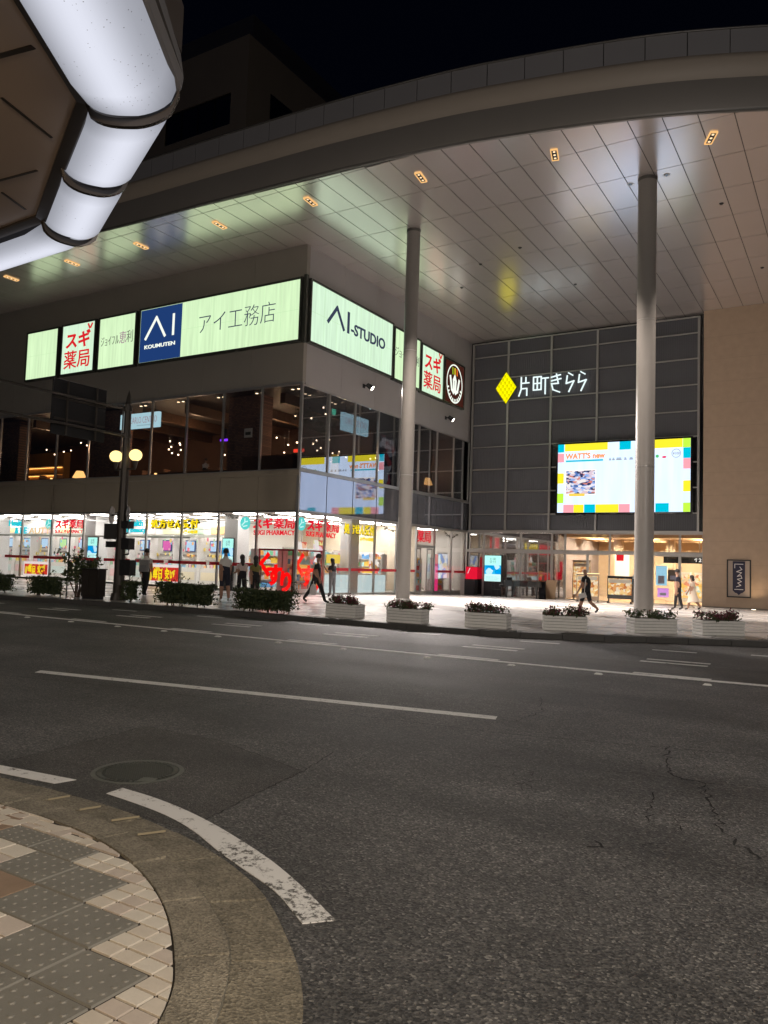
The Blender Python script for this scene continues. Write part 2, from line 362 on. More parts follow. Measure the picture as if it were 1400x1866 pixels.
def catmull(pts, n=6):
    """smooth curve through the points, tangents scaled by chord so that uneven spacing does not overshoot"""
    P = [Vector(p) for p in pts]; out = []
    def tan(i):
        if i == 0: return (P[1] - P[0]).normalized()
        if i == len(P) - 1: return (P[-1] - P[-2]).normalized()
        a, c = P[i] - P[i - 1], P[i + 1] - P[i]; return (a.normalized() * c.length + c.normalized() * a.length) / (a.length + c.length)
    for i in range(len(P) - 1):
        L = (P[i + 1] - P[i]).length; m0, m1 = tan(i) * L, tan(i + 1) * L
        for k in range(n):
            t = k / n; t2, t3 = t * t, t * t * t
            out.append(tuple(P[i] * (2 * t3 - 3 * t2 + 1) + m0 * (t3 - 2 * t2 + t) + P[i + 1] * (3 * t2 - 2 * t3) + m1 * (t3 - t2)))
    out.append(tuple(pts[-1])); return out
def leaves(mb, n, pos, size, mats, flat=0):
    for _ in range(n):
        c = Vector(pos()); s = size * random.uniform(.6, 1.3); d = Vector((random.gauss(0, 1), random.gauss(0, 1), random.gauss(0, 1) + flat)).normalized()
        a = d.orthogonal().normalized(); a.rotate(Matrix.Rotation(random.uniform(0, 6.28), 3, d)); b = d.cross(a)
        mb.add([c - a * s, c + b * s * .45 + d * s * .15, c + a * s, c - b * s * .45 + d * s * .15], [(0, 1, 2, 3)], random.choice(mats))
def spot(name, loc, target, energy, col, size=100, blend=.6, rad=.06, parent=None):
    l = bpy.data.lights.new(name, 'SPOT'); l.energy = energy; l.color = col; l.spot_size = R(size); l.spot_blend = blend; l.shadow_soft_size = rad
    o = bpy.data.objects.new(name, l); COL.objects.link(o); o.location = loc
    o.rotation_euler = (Vector(target) - Vector(loc)).to_track_quat('-Z', 'Y').to_euler()
    return o
def gz(x, y): return .12 - .016 * max(0, min(18.2, y - 28))

# ================================================================== GROUND
struct(bx('ground', (-320, -220, -1.2), (320, 420, -.8), M_ASPH))
FK = [(-75, 15.0), (-45, 15.3), (-24.7, 16.05), (-18.5, 16.75), (-12.8, 16.95), (-9, 16.92), (-7, 17.1), (-5.5, 17.75), (-4, 18.65), (-1.9, 19.75), (1.5, 21.3), (7, 23.2), (30, 30)]
FKC = catmull(FK, 4)
NO = [(-70, 3.2), (-12, 3.25), (-7, 3.42), (-5.15, 3.45), (-4.56, 3.47), (-3.95, 3.46), (-3.43, 3.38), (-2.83, 3.2), (-2.42, 3.0), (-2.08, 2.74), (-1.86, 2.54), (-1.66, 2.3), (-1.48, 1.95), (-1.38, 1.4), (-1.33, .5), (-1.33, -14)]
NM = [(-70, 2.88), (-12, 2.93), (-7, 3.1), (-5.15, 3.14), (-4.6, 3.16), (-4.14, 3.16), (-3.71, 3.14), (-3.28, 3.04), (-2.85, 2.89), (-2.46, 2.68), (-2.14, 2.45), (-1.93, 2.2), (-1.74, 1.86), (-1.63, 1.35), (-1.58, .5), (-1.58, -14)]
NI = [(-70, 2.66), (-12, 2.72), (-7, 2.9), (-5.1, 2.95), (-4.42, 2.97), (-3.98, 2.97), (-3.43, 2.9), (-2.99, 2.76), (-2.6, 2.55), (-2.25, 2.27), (-2.08, 2.1), (-1.95, 1.9), (-1.83, 1.6), (-1.77, 1.2), (-1.75, .5), (-1.75, -14)]
q = MB(); q.add([(-120, -60, 0), (90, -60, 0), (90, 34, 0), (-120, 34, 0)], [(0, 1, 2, 3)])
struct(q.build('road', M_ASPH)); ROAD = bpy.data.objects['road']
# far pavement: granite kerb stones, plaza slabs (sloping gently down to the doors)
bed = MB()
back = [(x, 28.0) for x, y in FKC]
for i in range(len(FKC) - 1):
    (x0, y0), (x1, y1) = FKC[i], FKC[i + 1]
    bed.add([(x0, y0 + .3, .112), (x1, y1 + .3, .112), (x1, 28, .112), (x0, 28, .112)] if y1 < 27.5 else [(x0, y0, .1), (x1, y1, .1), (x1, 32, .1), (x0, 32, .1)], [(0, 1, 2, 3)])
bed.add([(-75, 28, .112), (30, 28, .112), (30, 46.2, gz(0, 46.2) - .008), (-75, 46.2, gz(0, 46.2) - .008)], [(0, 1, 2, 3)])
PLAZA = struct(bed.build('far_pavement', mat('slab_joint', (.16, .15, .14), .8)))
def far_y(x):
    for (a, b), (c, d) in zip(FKC, FKC[1:]):
        if a <= x <= c: return b + (d - b) * (x - a) / (c - a)
    return 30
slabs = MB(); ns = 0
vis = []
for i in range(-48, 6):
    for j in range(0, 33):
        x0 = i * 1.0; y0 = 15.6 + j * .95
        if x0 < -22.6 and y0 > 27: continue
        if y0 + .95 > 46.2: continue
        yk = max(far_y(x0), far_y(x0 + 1)) + .34
        if y0 + .95 < yk + .1: continue
        p = [(x0 + .006, max(y0, yk) + .006), (x0 + .994, max(y0, yk) + .006), (x0 + .994, y0 + .944), (x0 + .006, y0 + .944)]
        vis.append((math.hypot(x0 + 8, y0 - 19) , p))
vis.sort(key=lambda t: t[0])
tops = [M_PLAZA, mat('plaza_stone_warm', (.54, .51, .48), .28, 0, 1.5, .12, .05, 30), mat('plaza_stone_cool', (.49, .48, .47), .24, 0, 1.5, .12, .05, 30)]
for k, (dd, p) in enumerate(vis):
    mm = random.choice(tops)
    if k < 290:
        b = MB(); b.prism(p, lambda x, y: gz(x, y) - .02, gz); b.build('paving_slab', mm, PLAZA)
    else: slabs.prism(p, lambda x, y: gz(x, y) - .02, gz, mm)
slabs.build('paving_slab', None, PLAZA, kind='stuff')
b = MB()
dr = catmull([(-13.5, 18.95), (-10.65, 19.35), (-8, 19.75), (-6.5, 20.4), (-4.3, 21.6), (-2.2, 22.9), (1, 24.3)], 4)
for p, r_ in zip(dr, dr[1:]): b.bar((*p, .121), (*r_, .121), .11, .006)
b.build('drain_channel', M_DARK, PLAZA)
kerb = bpy.data.objects.new('far_kerb', None); COL.objects.link(kerb); kerb['kind'] = 'structure'; LOC['far_kerb'] = Vector()
def along(pts, step):
    out = [pts[0]]; acc = 0
    for a, c in zip(pts, pts[1:]):
        d = math.dist(a, c); t = step - acc
        while t <= d: out.append(tuple(u + (v - u) * t / d for u, v in zip(a, c))); t += step
        acc = d - (t - step)
    return out
K = [p for p in along(catmull(FK, 8), .95) if -50 < p[0] < 7]
for a, c in zip(K, K[1:]):
    d = Vector((c[0] - a[0], c[1] - a[1], 0)); n = Vector((-d.y, d.x, 0)).normalized(); e = d.normalized() * .006
    a3, c3 = Vector((*a, 0)) + e, Vector((*c, 0)) - e
    b = MB(); b.prism([tuple(v.xy) for v in (a3, c3, c3 + n * .3, a3 + n * .3)], -.02, .13); b.build('kerb_stone', M_KERBF, kerb)
# near pavement
q = MB(); ni = catmull(NI, 4)
q.prism([(-70, -14)] + ni, -.02, .0605)
NEAR = struct(q.build('near_pavement', M_GROUT))
nkerb = bpy.data.objects.new('near_kerb', None); COL.objects.link(nkerb); nkerb['kind'] = 'structure'; LOC['near_kerb'] = Vector()
def band_pts(A, Bp, n):  # matching samples of two rails
    a, c = catmull(A, 10), catmull(Bp, 10)
    return a, c
am = catmull(NM, 10)
def match(r):
    r = catmull(r, 40); out = []; k0 = 0
    for p in am:
        k0 = min(range(k0, len(r)), key=lambda k: (r[k][0] - p[0]) ** 2 + (r[k][1] - p[1]) ** 2); out.append(r[k0])
    return out
ao, ai = match(NO), match(NI)
def rail_stones(r0_, r1_, z0, z1, idx, name, m, gap):
    for s_, e_ in zip(idx, idx[1:]):
        A = list(r0_[s_:e_ + 1]); C = list(r1_[s_:e_ + 1])
        def sh(L):
            L = [Vector(p) for p in L]
            d = (L[1] - L[0]).normalized() * gap; L[0] = L[0] + d; d = (L[-2] - L[-1]).normalized() * gap; L[-1] = L[-1] + d; return L
        A, C = sh(A), sh(C); n = len(A); b = MB(); dz = random.uniform(-.004, .004)
        top = [(p.x, p.y, z0 + dz) for p in A] + [(p.x, p.y, z1 + dz) for p in C]
        F = [(i, n + i, n + i + 1, i + 1) for i in range(n - 1)]
        F = [f[::-1] for f in F]
        bot = [(x, y, -.03) for x, y, z in top]; o = 2 * n
        F += [(i, i + 1, o + i + 1, o + i) for i in range(n - 1)] + [(n + i + 1, n + i, o + n + i, o + n + i + 1) for i in range(n - 1)]
        F += [(0, o, o + n, n), (n - 1, 2 * n - 1, o + 2 * n - 1, o + n - 1)]
        b.add(top + bot, F)
        b.build(name, m, nkerb)
kb_ = MB(); kb_.add([(*p, .004) for p in ao] + [(*p, .02) for p in ai], [(i, i + 1, len(ao) + i + 1, len(ao) + i) for i in range(len(ao) - 1)]); kb_.build('kerb_bed', M_GROUT, nkerb)
# joints chosen where the photograph shows them
jn = [0, 6, 12, 18, 24, 30, 37, 44, 51, 59, 66, 76, 88, 102, 116, 130, 140, 150]
M_GUT = speck_mat('gutter_concrete', (.195, .172, .125), 90, .65, 1.4)
rail_stones(am, ai, .068, .074, jn, 'kerb_stone', M_KERB, .0085)
rail_stones(ao, am, .008, .036, [j for j in jn[:-1]] + [150], 'gutter_stone', M_GUT, .0085)
b = MB()
for j in (44, 51, 59, 66):      # straw coloured fallen leaves and joint mortar lying across the kerb
    j2 = j + random.randint(0, 1); A = Vector((*am[j2], .05)); C = Vector((*ao[j2], .02))
    b.bar(A.lerp(C, random.uniform(.02, .3)), A.lerp(C, random.uniform(.7, .97)), random.uniform(.003, .005), .012)
b.build('joint_mortar', mat('mortar_straw', (.28, .235, .15), .8), nkerb)
NIH = []
for a, c in zip(ni, ni[1:]):
    if a[0] < -6 or a[1] < -2: continue
    d = math.dist(a, c); nx_, ny_ = (c[1] - a[1]) / d, -(c[0] - a[0]) / d; NIH.append((a[0] + nx_ * .008, a[1] + ny_ * .008, nx_, ny_))
TX, TY = .342, .258
X0, Y0 = -2.21, 1.862
# tactile blocks with studs
def tactile():
    b = MB(); w, h = TX - .008, TY - .007
    b.add([(0, 0, .055), (w, 0, .055), (w, h, .055), (0, h, .055), (.004, .004, .070), (w - .004, .004, .070), (w - .004, h - .004, .070), (.004, h - .004, .070)],
          [(4, 5, 6, 7), (0, 1, 5, 4), (1, 2, 6, 5), (2, 3, 7, 6), (3, 0, 4, 7)])
    for i in range(5):
        for j in range(5):
            cx, cy_ = (i + .5) / 5 * w, (j + .5) / 5 * h; V = []
            for rr, z in ((.0140, .0695), (.009, .0742)):
                V += [(cx + rr * math.cos(k * 1.0472), cy_ + rr * math.sin(k * 1.0472), z) for k in range(6)]
            b.add(V, [(6, 7, 8, 9, 10, 11)] + [(k, (k + 1) % 6, 6 + (k + 1) % 6, 6 + k) for k in range(6)])
    return b.build('tactile_paver', M_TACT, NEAR)
t0 = tactile(); tm = t0.data; first = True
M_TACT2 = mat('tactile_grey_brown', (.20, .18, .145), .62, 0, 6, .2, .25, 150)
def inside(x, y, mrg=0): return all((x - a) * nx + (y - b_) * ny >= mrg for a, b_, nx, ny in NIH)
def band_kind(r, i):
    """what lies at grid row r (0 = Y0) and column i (0 = just left of X0): the tactile band steps one block per row"""
    lim = [3, 2, 1, 0, 0, 1, 2, 4][r + 3] if -3 <= r <= 4 else (5 if r < 0 else 9)
    return lim
small = []
for r in range(-9, 5):
    y0 = Y0 + r * TY
    # right end of the tactile band in each row, as columns left of X0
    end = {4: 4, 3: 3, 2: 2, 1: 1, 0: 0}.get(r, 0)
    shift = {4: .1, 3: -.1, 2: -.02, 1: 0.0, 0: 0}.get(r, 0)
    xe = X0 - end * TX + shift
    nblk = {4: 1, 3: 2, 2: 2, 1: 2, 0: 2, -1: 3}.get(r, 4)
    for i in range(nblk):
        x0 = xe - (i + 1) * TX
        if not inside(x0 + TX, y0 + (TY if r < 3 else .18), -.02): continue
        o = t0 if first else t0.copy()
        if not first: COL.objects.link(o); o.parent = NEAR
        first = False; o.location = (x0, y0, random.uniform(-.001, .001))
        if r == 3: o.scale = (1, .70, 1)
    # cream small tiles towards the kerb
    sx, sy = TX / 3, TY / 3
    if r <= 3:
        for i in range(12):
            for j in range(3):
                small.append((xe + i * sx, y0 + j * sy, sx, sy, 'c'))
    xl = xe - nblk * TX
    if r >= -2:
        for i in range(1, 12):
            bigx = xl - i * TX
            kind = 'brown' if (r % 2 == 1 and i < 4) or (i + r) % 4 == 2 and i > 1 else 'cream'
            if kind == 'brown': small.append((bigx, y0, TX, TY, 'b'))
            else:
                for a in range(2):
                    for c in range(2): small.append((bigx + a * TX / 2, y0 + c * TY / 2, TX / 2, TY / 2, 'c'))
M_TILES = [M_TILE, mat('cream_paver_rose', (.54, .47, .40), .55, 0, 14, .16, .25, 120), mat('cream_paver_pale', (.64, .59, .50), .55, 0, 14, .12, .25, 120)]
cnt = 0; rest = MB()
for (x, y, w, h, k) in small:
    p = inset([(x, y), (x + w, y), (x + w, y + h), (x, y + h)], .0052); p = clip(p, NIH)
    if p and x > -4: p = clip(p, [(0, 2.815, 0, -1)])
    if len(p) < 3 or area(p) < .0006: continue
    mm = M_BROWN if k == 'b' else random.choice(M_TILES); zt = .0692 + random.uniform(-.001, .001)
    near_ = x > -5 and y > 1.2
    if near_ and cnt < 290:
        b = MB(); b.prism(p, .04, zt - .0012, None); q = inset(p, .002); 
        if len(q) == len(p):
            b = MB(); n = len(p); V = [(a, c, .04) for a, c in p] + [(a, c, zt - .0012) for a, c in p] + [(a, c, zt) for a, c in q]
            b.add(V, [tuple(range(2 * n, 3 * n))] + [(i, (i + 1) % n, n + (i + 1) % n, n + i) for i in range(n)] + [(n + i, n + (i + 1) % n, 2 * n + (i + 1) % n, 2 * n + i) for i in range(n)])
        b.build('paver', mm, NEAR); cnt += 1
    else: rest.prism(p, .04, zt, mm)
# crazy paving strip beside the kerb further left
sr = []
for i in range(0, 60):
    x = -3.22 - i * .115
    for j in range(5):
        sr.append((x + (j % 2) * .05, 2.64 + j * .085 if x > -3.9 else 2.60 + j * .085))
for (x, y) in sr:
    jx = lambda: random.uniform(-.018, .018)
    p = [(x + jx(), y + jx()), (x + .115 + jx(), y + jx()), (x + .115 + jx(), y + .085 + jx()), (x + jx(), y + .085 + jx())]
    p = clip(inset(p, .004), NIH)
    if x > -4.1: p = clip(p, [(0, 2.822, 0, 1)]) if p else p
    if len(p) < 3 or area(p) < .0008: continue
    b = MB(); b.prism(p, .04, .0715 + random.uniform(-.001, .001)); b.build('paving_stone', random.choice(M_TILES), NEAR)
# plain pavers behind the camera
for i in range(40):
    for j in range(30):
        x, y = -16 + i * .345, -7 + j * .26
        if -5.5 < x and y > -.6: continue
        p = clip(inset([(x, y), (x + .345, y), (x + .345, y + .26), (x, y + .26)], .005), NIH)
        if len(p) > 2: rest.prism(p, .04, .068, random.choice([M_TACT, M_BROWN, M_TILE]))
if rest.f: rest.build('paver', None, NEAR, kind='stuff')

# road markings
def marking(name, polys, m=None, z=.004):
    for p in polys:
        b = MB(); b.prism(p, -.001, z); struct(b.build(name, m or M_PAINT))
el = catmull([(-70, 12.4), (-19.5, 12.45), (-12.3, 12.45), (-7.5, 12.46), (-3.5, 12.55), (-1.2, 12.72), (4, 13.2), (20, 15)], 3)
marking('edge_line', [[a, c, (c[0], c[1] + .17), (a[0], a[1] + .17)] for a, c in zip(el, el[1:])])
marking('lane_line', [[(-9.4, 6.67), (-3.28, 7.78), (-3.33, 7.94), (-9.5, 6.83)], [(-20.5, 5.6), (-15.2, 6.1), (-15.2, 6.25), (-20.5, 5.75)], [(3, 8.3), (8, 8.7), (8, 8.85), (3, 8.45)]])
dash = []
for x in (-30.6, -27.2, -23.8, -20.2, -16.9, -13.5, -10.2, -6.8, -3.4, 0):
    sl = .06 if x > -5 else .02
    y = 14.30 + max(0, x + 5) * .16
    dash.append([(x, y), (x + 1.12, y + .06 * 1.1), (x + 1.12, y + .2), (x, y + .13)])
    dash.append([(x + .02, y + .44), (x + 1.1, y + .5), (x + 1.1, y + .63), (x + .02, y + .57)])
    yy = 12.68 + max(0, x + 5) * .08
    dash.append([(x + .3, yy), (x + 1.45, yy + .03), (x + 1.45, yy + .15), (x + .3, yy + .12)])
for x, y in ((-12.3, 16.2), (-9.2, 16.25), (-6.4, 16.4), (-3.7, 16.88), (-1.9, 17.45), (-15.6, 15.95), (-18.8, 15.75)):
    dash.append([(x, y), (x + .85, y + .1), (x + .85, y + .2), (x, y + .1)])
marking('parking_dash', dash)
b1 = [(-4.32, 3.79), (-4.02, 3.77), (-3.74, 3.725), (-3.37, 3.63), (-3.0, 3.50), (-2.68, 3.37), (-2.35, 3.20), (-2.0, 2.99)]
b2 = [(-4.30, 3.64), (-3.98, 3.61), (-3.66, 3.56), (-3.33, 3.46), (-3.0, 3.31), (-2.70, 3.19), (-2.42, 3.08), (-2.10, 2.88)]
b1, b2 = catmull(b1, 3), catmull(b2, 3)
for i in range(len(b1) - 1):
    marking('stop_band', [[b1[i], b1[i + 1], b2[i + 1], b2[i]]], M_FLAKE if i >= 12 and i not in (15, 16) else M_PAINT)
marking('stop_band', [[(-5.5, 3.64), (-4.72, 3.73), (-4.76, 3.58), (-5.5, 3.50)], [(-7.6, 3.66), (-6.6, 3.66), (-6.6, 3.52), (-7.6, 3.52)]])
# cracks and seams: thin irregular grooves, sealed dark
def crack(pts, w, jit, name='crack'):
    P = [pts[0]]
    for a, c in zip(pts, pts[1:]):
        n = max(2, int(math.dist(a, c) / .045))
        for k in range(1, n + 1):
            t = k / n; P.append((a[0] + (c[0] - a[0]) * t + random.gauss(0, jit), a[1] + (c[1] - a[1]) * t + random.gauss(0, jit)))
    b = MB()
    L = []
    for i, p in enumerate(P):
        q_ = P[min(i + 1, len(P) - 1)]; o = P[max(0, i - 1)]; d = Vector((q_[0] - o[0], q_[1] - o[1])).normalized(); ww = w * random.uniform(.12, 1.0) * .8
        L.append(((p[0] - d.y * ww, p[1] + d.x * ww), (p[0] + d.y * ww, p[1] - d.x * ww)))
    V = [(*u, .003) for pr_ in L for u in pr_]
    b.add(V, [(2 * i, 2 * i + 1, 2 * i + 3, 2 * i + 2) for i in range(len(L) - 1)])
    b.build(name, M_CRACK, ROAD)
crack([(-9.51, 6.24), (-8.3, 6.5), (-6.55, 6.72), (-4.2, 7.04), (-2.93, 7.18), (-.71, 7.79), (2, 8.4)], .009, .006, 'asphalt_seam')
crack([(-5.55, 3.7), (-5.58, 4.18), (-5.71, 5.24)], .007, .006, 'asphalt_seam'); crack([(-5.71, 5.26), (-4.8, 5.26), (-3.63, 4.9)], .006, .005, 'asphalt_seam')
crack([(-3.38, 3.48), (-3.49, 4.06), (-3.62, 4.92), (-3.79, 5.56)], .007, .006, 'asphalt_seam')
crack([(-19, 12.28), (-12.3, 12.28), (-7.5, 12.28), (-3.5, 12.36), (-1.2, 12.54)], .012, .004, 'asphalt_seam')
crack([(-1.52, 7.67), (-1.36, 6.81), (-1.27, 6.57), (-1.04, 6.5), (-.94, 6.17), (-.89, 5.89), (-.74, 5.39), (-.6, 5.11), (-.47, 5.0)], .014, .017)
crack([(-1.7, 6.41), (-1.5, 6.46), (-1.24, 6.49)], .007, .012); crack([(-1.04, 6.5), (-.88, 6.58), (-.61, 6.68), (-.2, 6.8)], .007, .012)
crack([(-2.18, 5.52), (-2.12, 5.7), (-2.08, 5.83)], .008, .02); crack([(-3.41, 9.53), (-3.18, 8.86), (-3.04, 8.54), (-3.07, 7.82)], .007, .02)
crack([(-1.29, 5.99), (-1.24, 5.78), (-1.22, 5.49), (-1.18, 5.28)], .008, .02)
for k in range(26):
    r2 = random.Random(k + 40); x, y = r2.choice([(-1.1, 6.2), (-1.0, 5.6), (-.8, 5.4), (-2.2, 5.6), (-1.3, 6.9), (-1.4, 5.1), (-.7, 5.0)]); a_ = r2.uniform(0, 6.28); L_ = r2.uniform(.12, .4); x += r2.gauss(0, .15); y += r2.gauss(0, .25)
    crack([(x, y), (x + L_ * .5 * math.cos(a_), y + L_ * .5 * math.sin(a_)), (x + L_ * math.cos(a_ + .6), y + L_ * math.sin(a_ + .6))], r2.uniform(.002, .005), .02)
crack([(-1.2, 5.6), (-1.0, 5.4), (-.95, 5.2)], .005, .02); crack([(-1.35, 4.72), (-1.28, 4.66), (-1.33, 4.6)], .012, .02)
def patch(name, poly, f):
    b = MB(); b.prism(poly, -.001, .0018); o = b.build(name, f, ROAD)
M_P2 = M_ASPH.copy(); M_P2.name = 'asphalt_patch'
for e_ in [x for x in M_P2.node_tree.nodes if x.type == 'VALTORGB'][0].color_ramp.elements: e_.color = (e_.color[0] * .8, e_.color[1] * .78, e_.color[2] * .76, 1)
[x for x in M_P2.node_tree.nodes if x.type == 'TEX_VORONOI'][0].inputs['Scale'].default_value = 130
patch('asphalt_patch', [(-5.55, 3.7), (-5.71, 5.26), (-4.8, 5.26), (-3.63, 4.9), (-3.49, 4.06), (-3.38, 3.45), (-3.9, 3.47), (-4.6, 3.49)], M_P2)
patch('asphalt_patch', [(-30, 12.62), (-12.3, 12.64), (-3.5, 12.75), (2, 13.2), (2, 15.1), (-6, 14.2), (-30, 14.1)], M_P2)
# manhole
mh = thing('manhole_cover', 'round ribbed iron manhole cover set in the road by the white kerb band', 'manhole cover', (-4.56, 4.14, 0))
b = MB(); c = (-4.56, 4.14)
fr_g = (Vector((0, 0, 0)), Vector((1, 0, 0)), Vector((0, 1, 0)), Vector((0, 0, 1)))
fdisc(b, fr_g, c[0], c[1], .33, .33, -.002, .007, None, 48, .9); b.build('rim', M_IRONR, mh)
b = MB(); fdisc(b, fr_g, c[0], c[1], .297, .297, -.002, .004, None, 48); b.build('plate', M_IRON, mh)
b = MB()
for i in range(48):
    a = i * math.pi / 24; b.obox((c[0] + .27 * math.cos(a), c[1] + .27 * math.sin(a), .0045), (.018 * math.cos(a), .018 * math.sin(a), 0), (-.008 * math.sin(a), .008 * math.cos(a), 0), (0, 0, .003))
for i in range(-11, 12):
    for j in range(-11, 12):
        x, y = i * .021, j * .021
        if math.hypot(x, y) < .235: b.box((c[0] + x - .006, c[1] + y - .008, .002), (c[0] + x + .006, c[1] + y + .008, .006))
b.build('tread', mat('iron_tread', (.08, .083, .076), .5, .4), mh, kind='stuff')
b = MB(); b.obox((-4.33, 4.02, .006), (.05, .02, 0), (-.018, .045, 0), (0, 0, .003)); b.build('lifting_lug', M_IRONR, mh)
# road studs
st0 = thing('road_stud', 'small pale reflector stud glued along the white edge line', 'road stud', (-17.5, 12.12, 0), 'reflector studs along the edge line')
b = MB(); V = [(-.06, -.05, 0), (.06, -.05, 0), (.06, .05, 0), (-.06, .05, 0), (-.04, -.03, .02), (.04, -.03, .02), (.04, .03, .02), (-.04, .03, .02)]
b.add(V, [(4, 5, 6, 7), (0, 1, 5, 4), (1, 2, 6, 5), (2, 3, 7, 6), (3, 0, 4, 7)]); b.build('reflector', mat('stud_white', (.8, .8, .76), .3), st0, local=True)
for x in (-15.85, -14.24, -12.78, -11.23, -9.66, -8.15, -6.4, -4.9, -3.47, -1.9): dup(st0, (x, 12.12 if x < -5 else 12.22, 0))

# ================================================================== SHOP BUILDING (corner block)
YF, XS, ZS = 28.19, -21.7, 16.19
XL, YB = -56.0, 46.2
shop = thing('shop_building', 'grey two storey corner shop block with glazed pharmacy floor under dark upstairs restaurant windows', 'building', (XS, YF, .12))
FM = [-21.75, -24.06, -26.45, -28.9, -31.41, -33.6, -36.3, -39.05, -41.75, -44.4, -47.1, -49.8, -52.5]     # front mullions
SM = [YF + 2.25 * k for k in range(9)]                                                                   # side mullions
# upper wall panels (joints left open)
for i in range(0, 11):
    x1 = XS - i * 3.1; x0 = x1 - 3.1
    bx('wall_panel', (x0 + .006, YF, 9.78), (x1 - (.006 if i else 0), YF + .25, ZS), M_WALL, shop)
ys = [YF + .25, 31.3, 34.4, 37.5, 40.6, 43.7, YB]
for a, c in zip(ys, ys[1:]): bx('wall_panel', (XS - .25, a + .006, 9.70), (XS, c - .006, ZS), M_WALL2, shop)
bx('upper_wall', (XL, YF + .26, 9.8), (XS - .26, YF + .5, ZS), M_SIGNF, shop)
bx('parapet_line', (XL, YF - .03, 9.70), (XS + .03, YF + .12, 9.775), M_FRAME, shop)
# sill band + spandrels
bx('sill_band', (XL, YF - .05, 5.50), (XS + .04, YF + .1, 5.75), M_SPAN, shop)
bx('sill_band', (XS - .1, YF + .1, 5.68), (XS + .045, YB, 5.80), M_FRAME, shop)
for a, c in zip(FM, FM[1:]): bx('spandrel_panel', (c + .012, YF + .01, 3.90), (a - .012, YF + .08, 5.495), M_SPAN, shop)
bx('lintel', (XL, YF + .0, 3.86), (XS, YF + .12, 3.895), M_FRAMED, shop)
bx('lintel', (XS - .1, YF + .12, 3.84), (XS + .03, YB, 3.93), M_FRAME, shop)
M_SPG = mat('spandrel_glass', (.40, .41, .46), .03, 0, spec=.5)
M_SPG.node_tree.nodes['Principled BSDF'].inputs['Metallic'].default_value = .7
for a, c in zip(SM, SM[1:]): bx('spandrel_panel', (XS - .07, a + .03, 3.935), (XS - .02, c - .03, 5.675), M_SPG, shop)
def window(face, a0, a1, z0, z1, gm, fm, w=.05, name='window', mid=None, inset_=.03, dpt=.10, top=.04):
    """glazed bay: posts and rails, with its pane as a sub-part"""
    b = MB()
    def bb(u0, u1, zz0, zz1, d0=0, d1=dpt):
        if face == 'f': b.box((u0, YF + d0, zz0), (u1, YF + d1, zz1))
        elif face == 's': b.box((XS - d1, u0, zz0), (XS - d0, u1, zz1))
        else: b.box((u0, 46.0 + d0, zz0), (u1, 46.0 + d1, zz1))
    bb(a0, a0 + w, z0, z1); bb(a1 - w, a1, z0, z1); bb(a0 + w, a1 - w, z1 - top, z1, .01); bb(a0 + w, a1 - w, z0, z0 + .05, .01)
    if mid: bb(a0 + w, a1 - w, mid - .03, mid + .03, .01)
    fo = b.build(name, fm, shop if face != 'e' else ENT)
    g = MB(); o = .05
    if face == 'f': g.box((a0 + w * .6, YF + o, z0 + .03), (a1 - w * .6, YF + o + .012, z1 - .03))
    elif face == 's': g.box((XS - o - .012, a0 + w * .6, z0 + .03), (XS - o, a1 - w * .6, z1 - .03))
    else: g.box((a0 + w * .6, 46.0 + o, z0 + .03), (a1 - w * .6, 46.0 + o + .012, z1 - .03))
    g.build('pane', gm, fo)
    return fo
for a, c in zip(FM, FM[1:]):
    window('f', c, a, 5.755, 9.695, G_UPF, M_FRAME, .05)
    window('f', c, a, .125, 3.855, G_SHOP, M_FRAME, .045, 'shop_window')
for k, (a, c) in enumerate(zip(SM, SM[1:])):
    window('s', a, c, 5.805, 9.695, G_UPS, M_FRAME, .045)
    if k in (5,): continue
    window('s', a, c, gz(0, a) + .0, 3.835, G_SHOP, M_FRAME, .045, 'shop_window')
bx('corner_post', (XS - .09, YF - .02, .12), (XS + .045, YF + .09, 9.7), M_FRAME, shop)
bx('plinth', (XL, YF - .03, .08), (XS + .02, YF + .1, .2), M_FRAMED, shop)
# automatic door bay on the side (between two mullions)
d0, d1 = SM[5], SM[6]; zb = gz(0, d0)
b = MB()
for u0, u1, z0, z1 in ((d0, d0 + .06, zb, 3.83), (d1 - .06, d1, zb, 3.83), (d0 + .06, d1 - .06, 2.62, 2.78), (d0 + .06, d1 - .06, 3.76, 3.83)): b.box((XS - .1, u0, z0), (XS, u1, z1))
dfr = b.build('door_frame', M_FRAME, shop)
g = MB(); g.box((XS - .06, d0 + .06, 2.78), (XS - .05, d1 - .06, 3.76)); g.build('pane', G_SHOP, dfr)
for u0 in (d0 + .06, d0 + 1.5):
    b = MB(); e = u0 + .66
    for a0, a1, z0, z1 in ((u0, u0 + .05, zb + .01, 2.6), (e - .05, e, zb + .01, 2.6), (u0 + .05, e - .05, 2.52, 2.6), (u0 + .05, e - .05, zb + .01, zb + .12)): b.box((XS - .16, a0, z0), (XS - .11, a1, z1))
    dd = b.build('sliding_door', M_FRAME, shop); g = MB(); g.box((XS - .14, u0 + .05, zb + .12), (XS - .13, e - .05, 2.52)); g.build('pane', G_SHOP, dd)
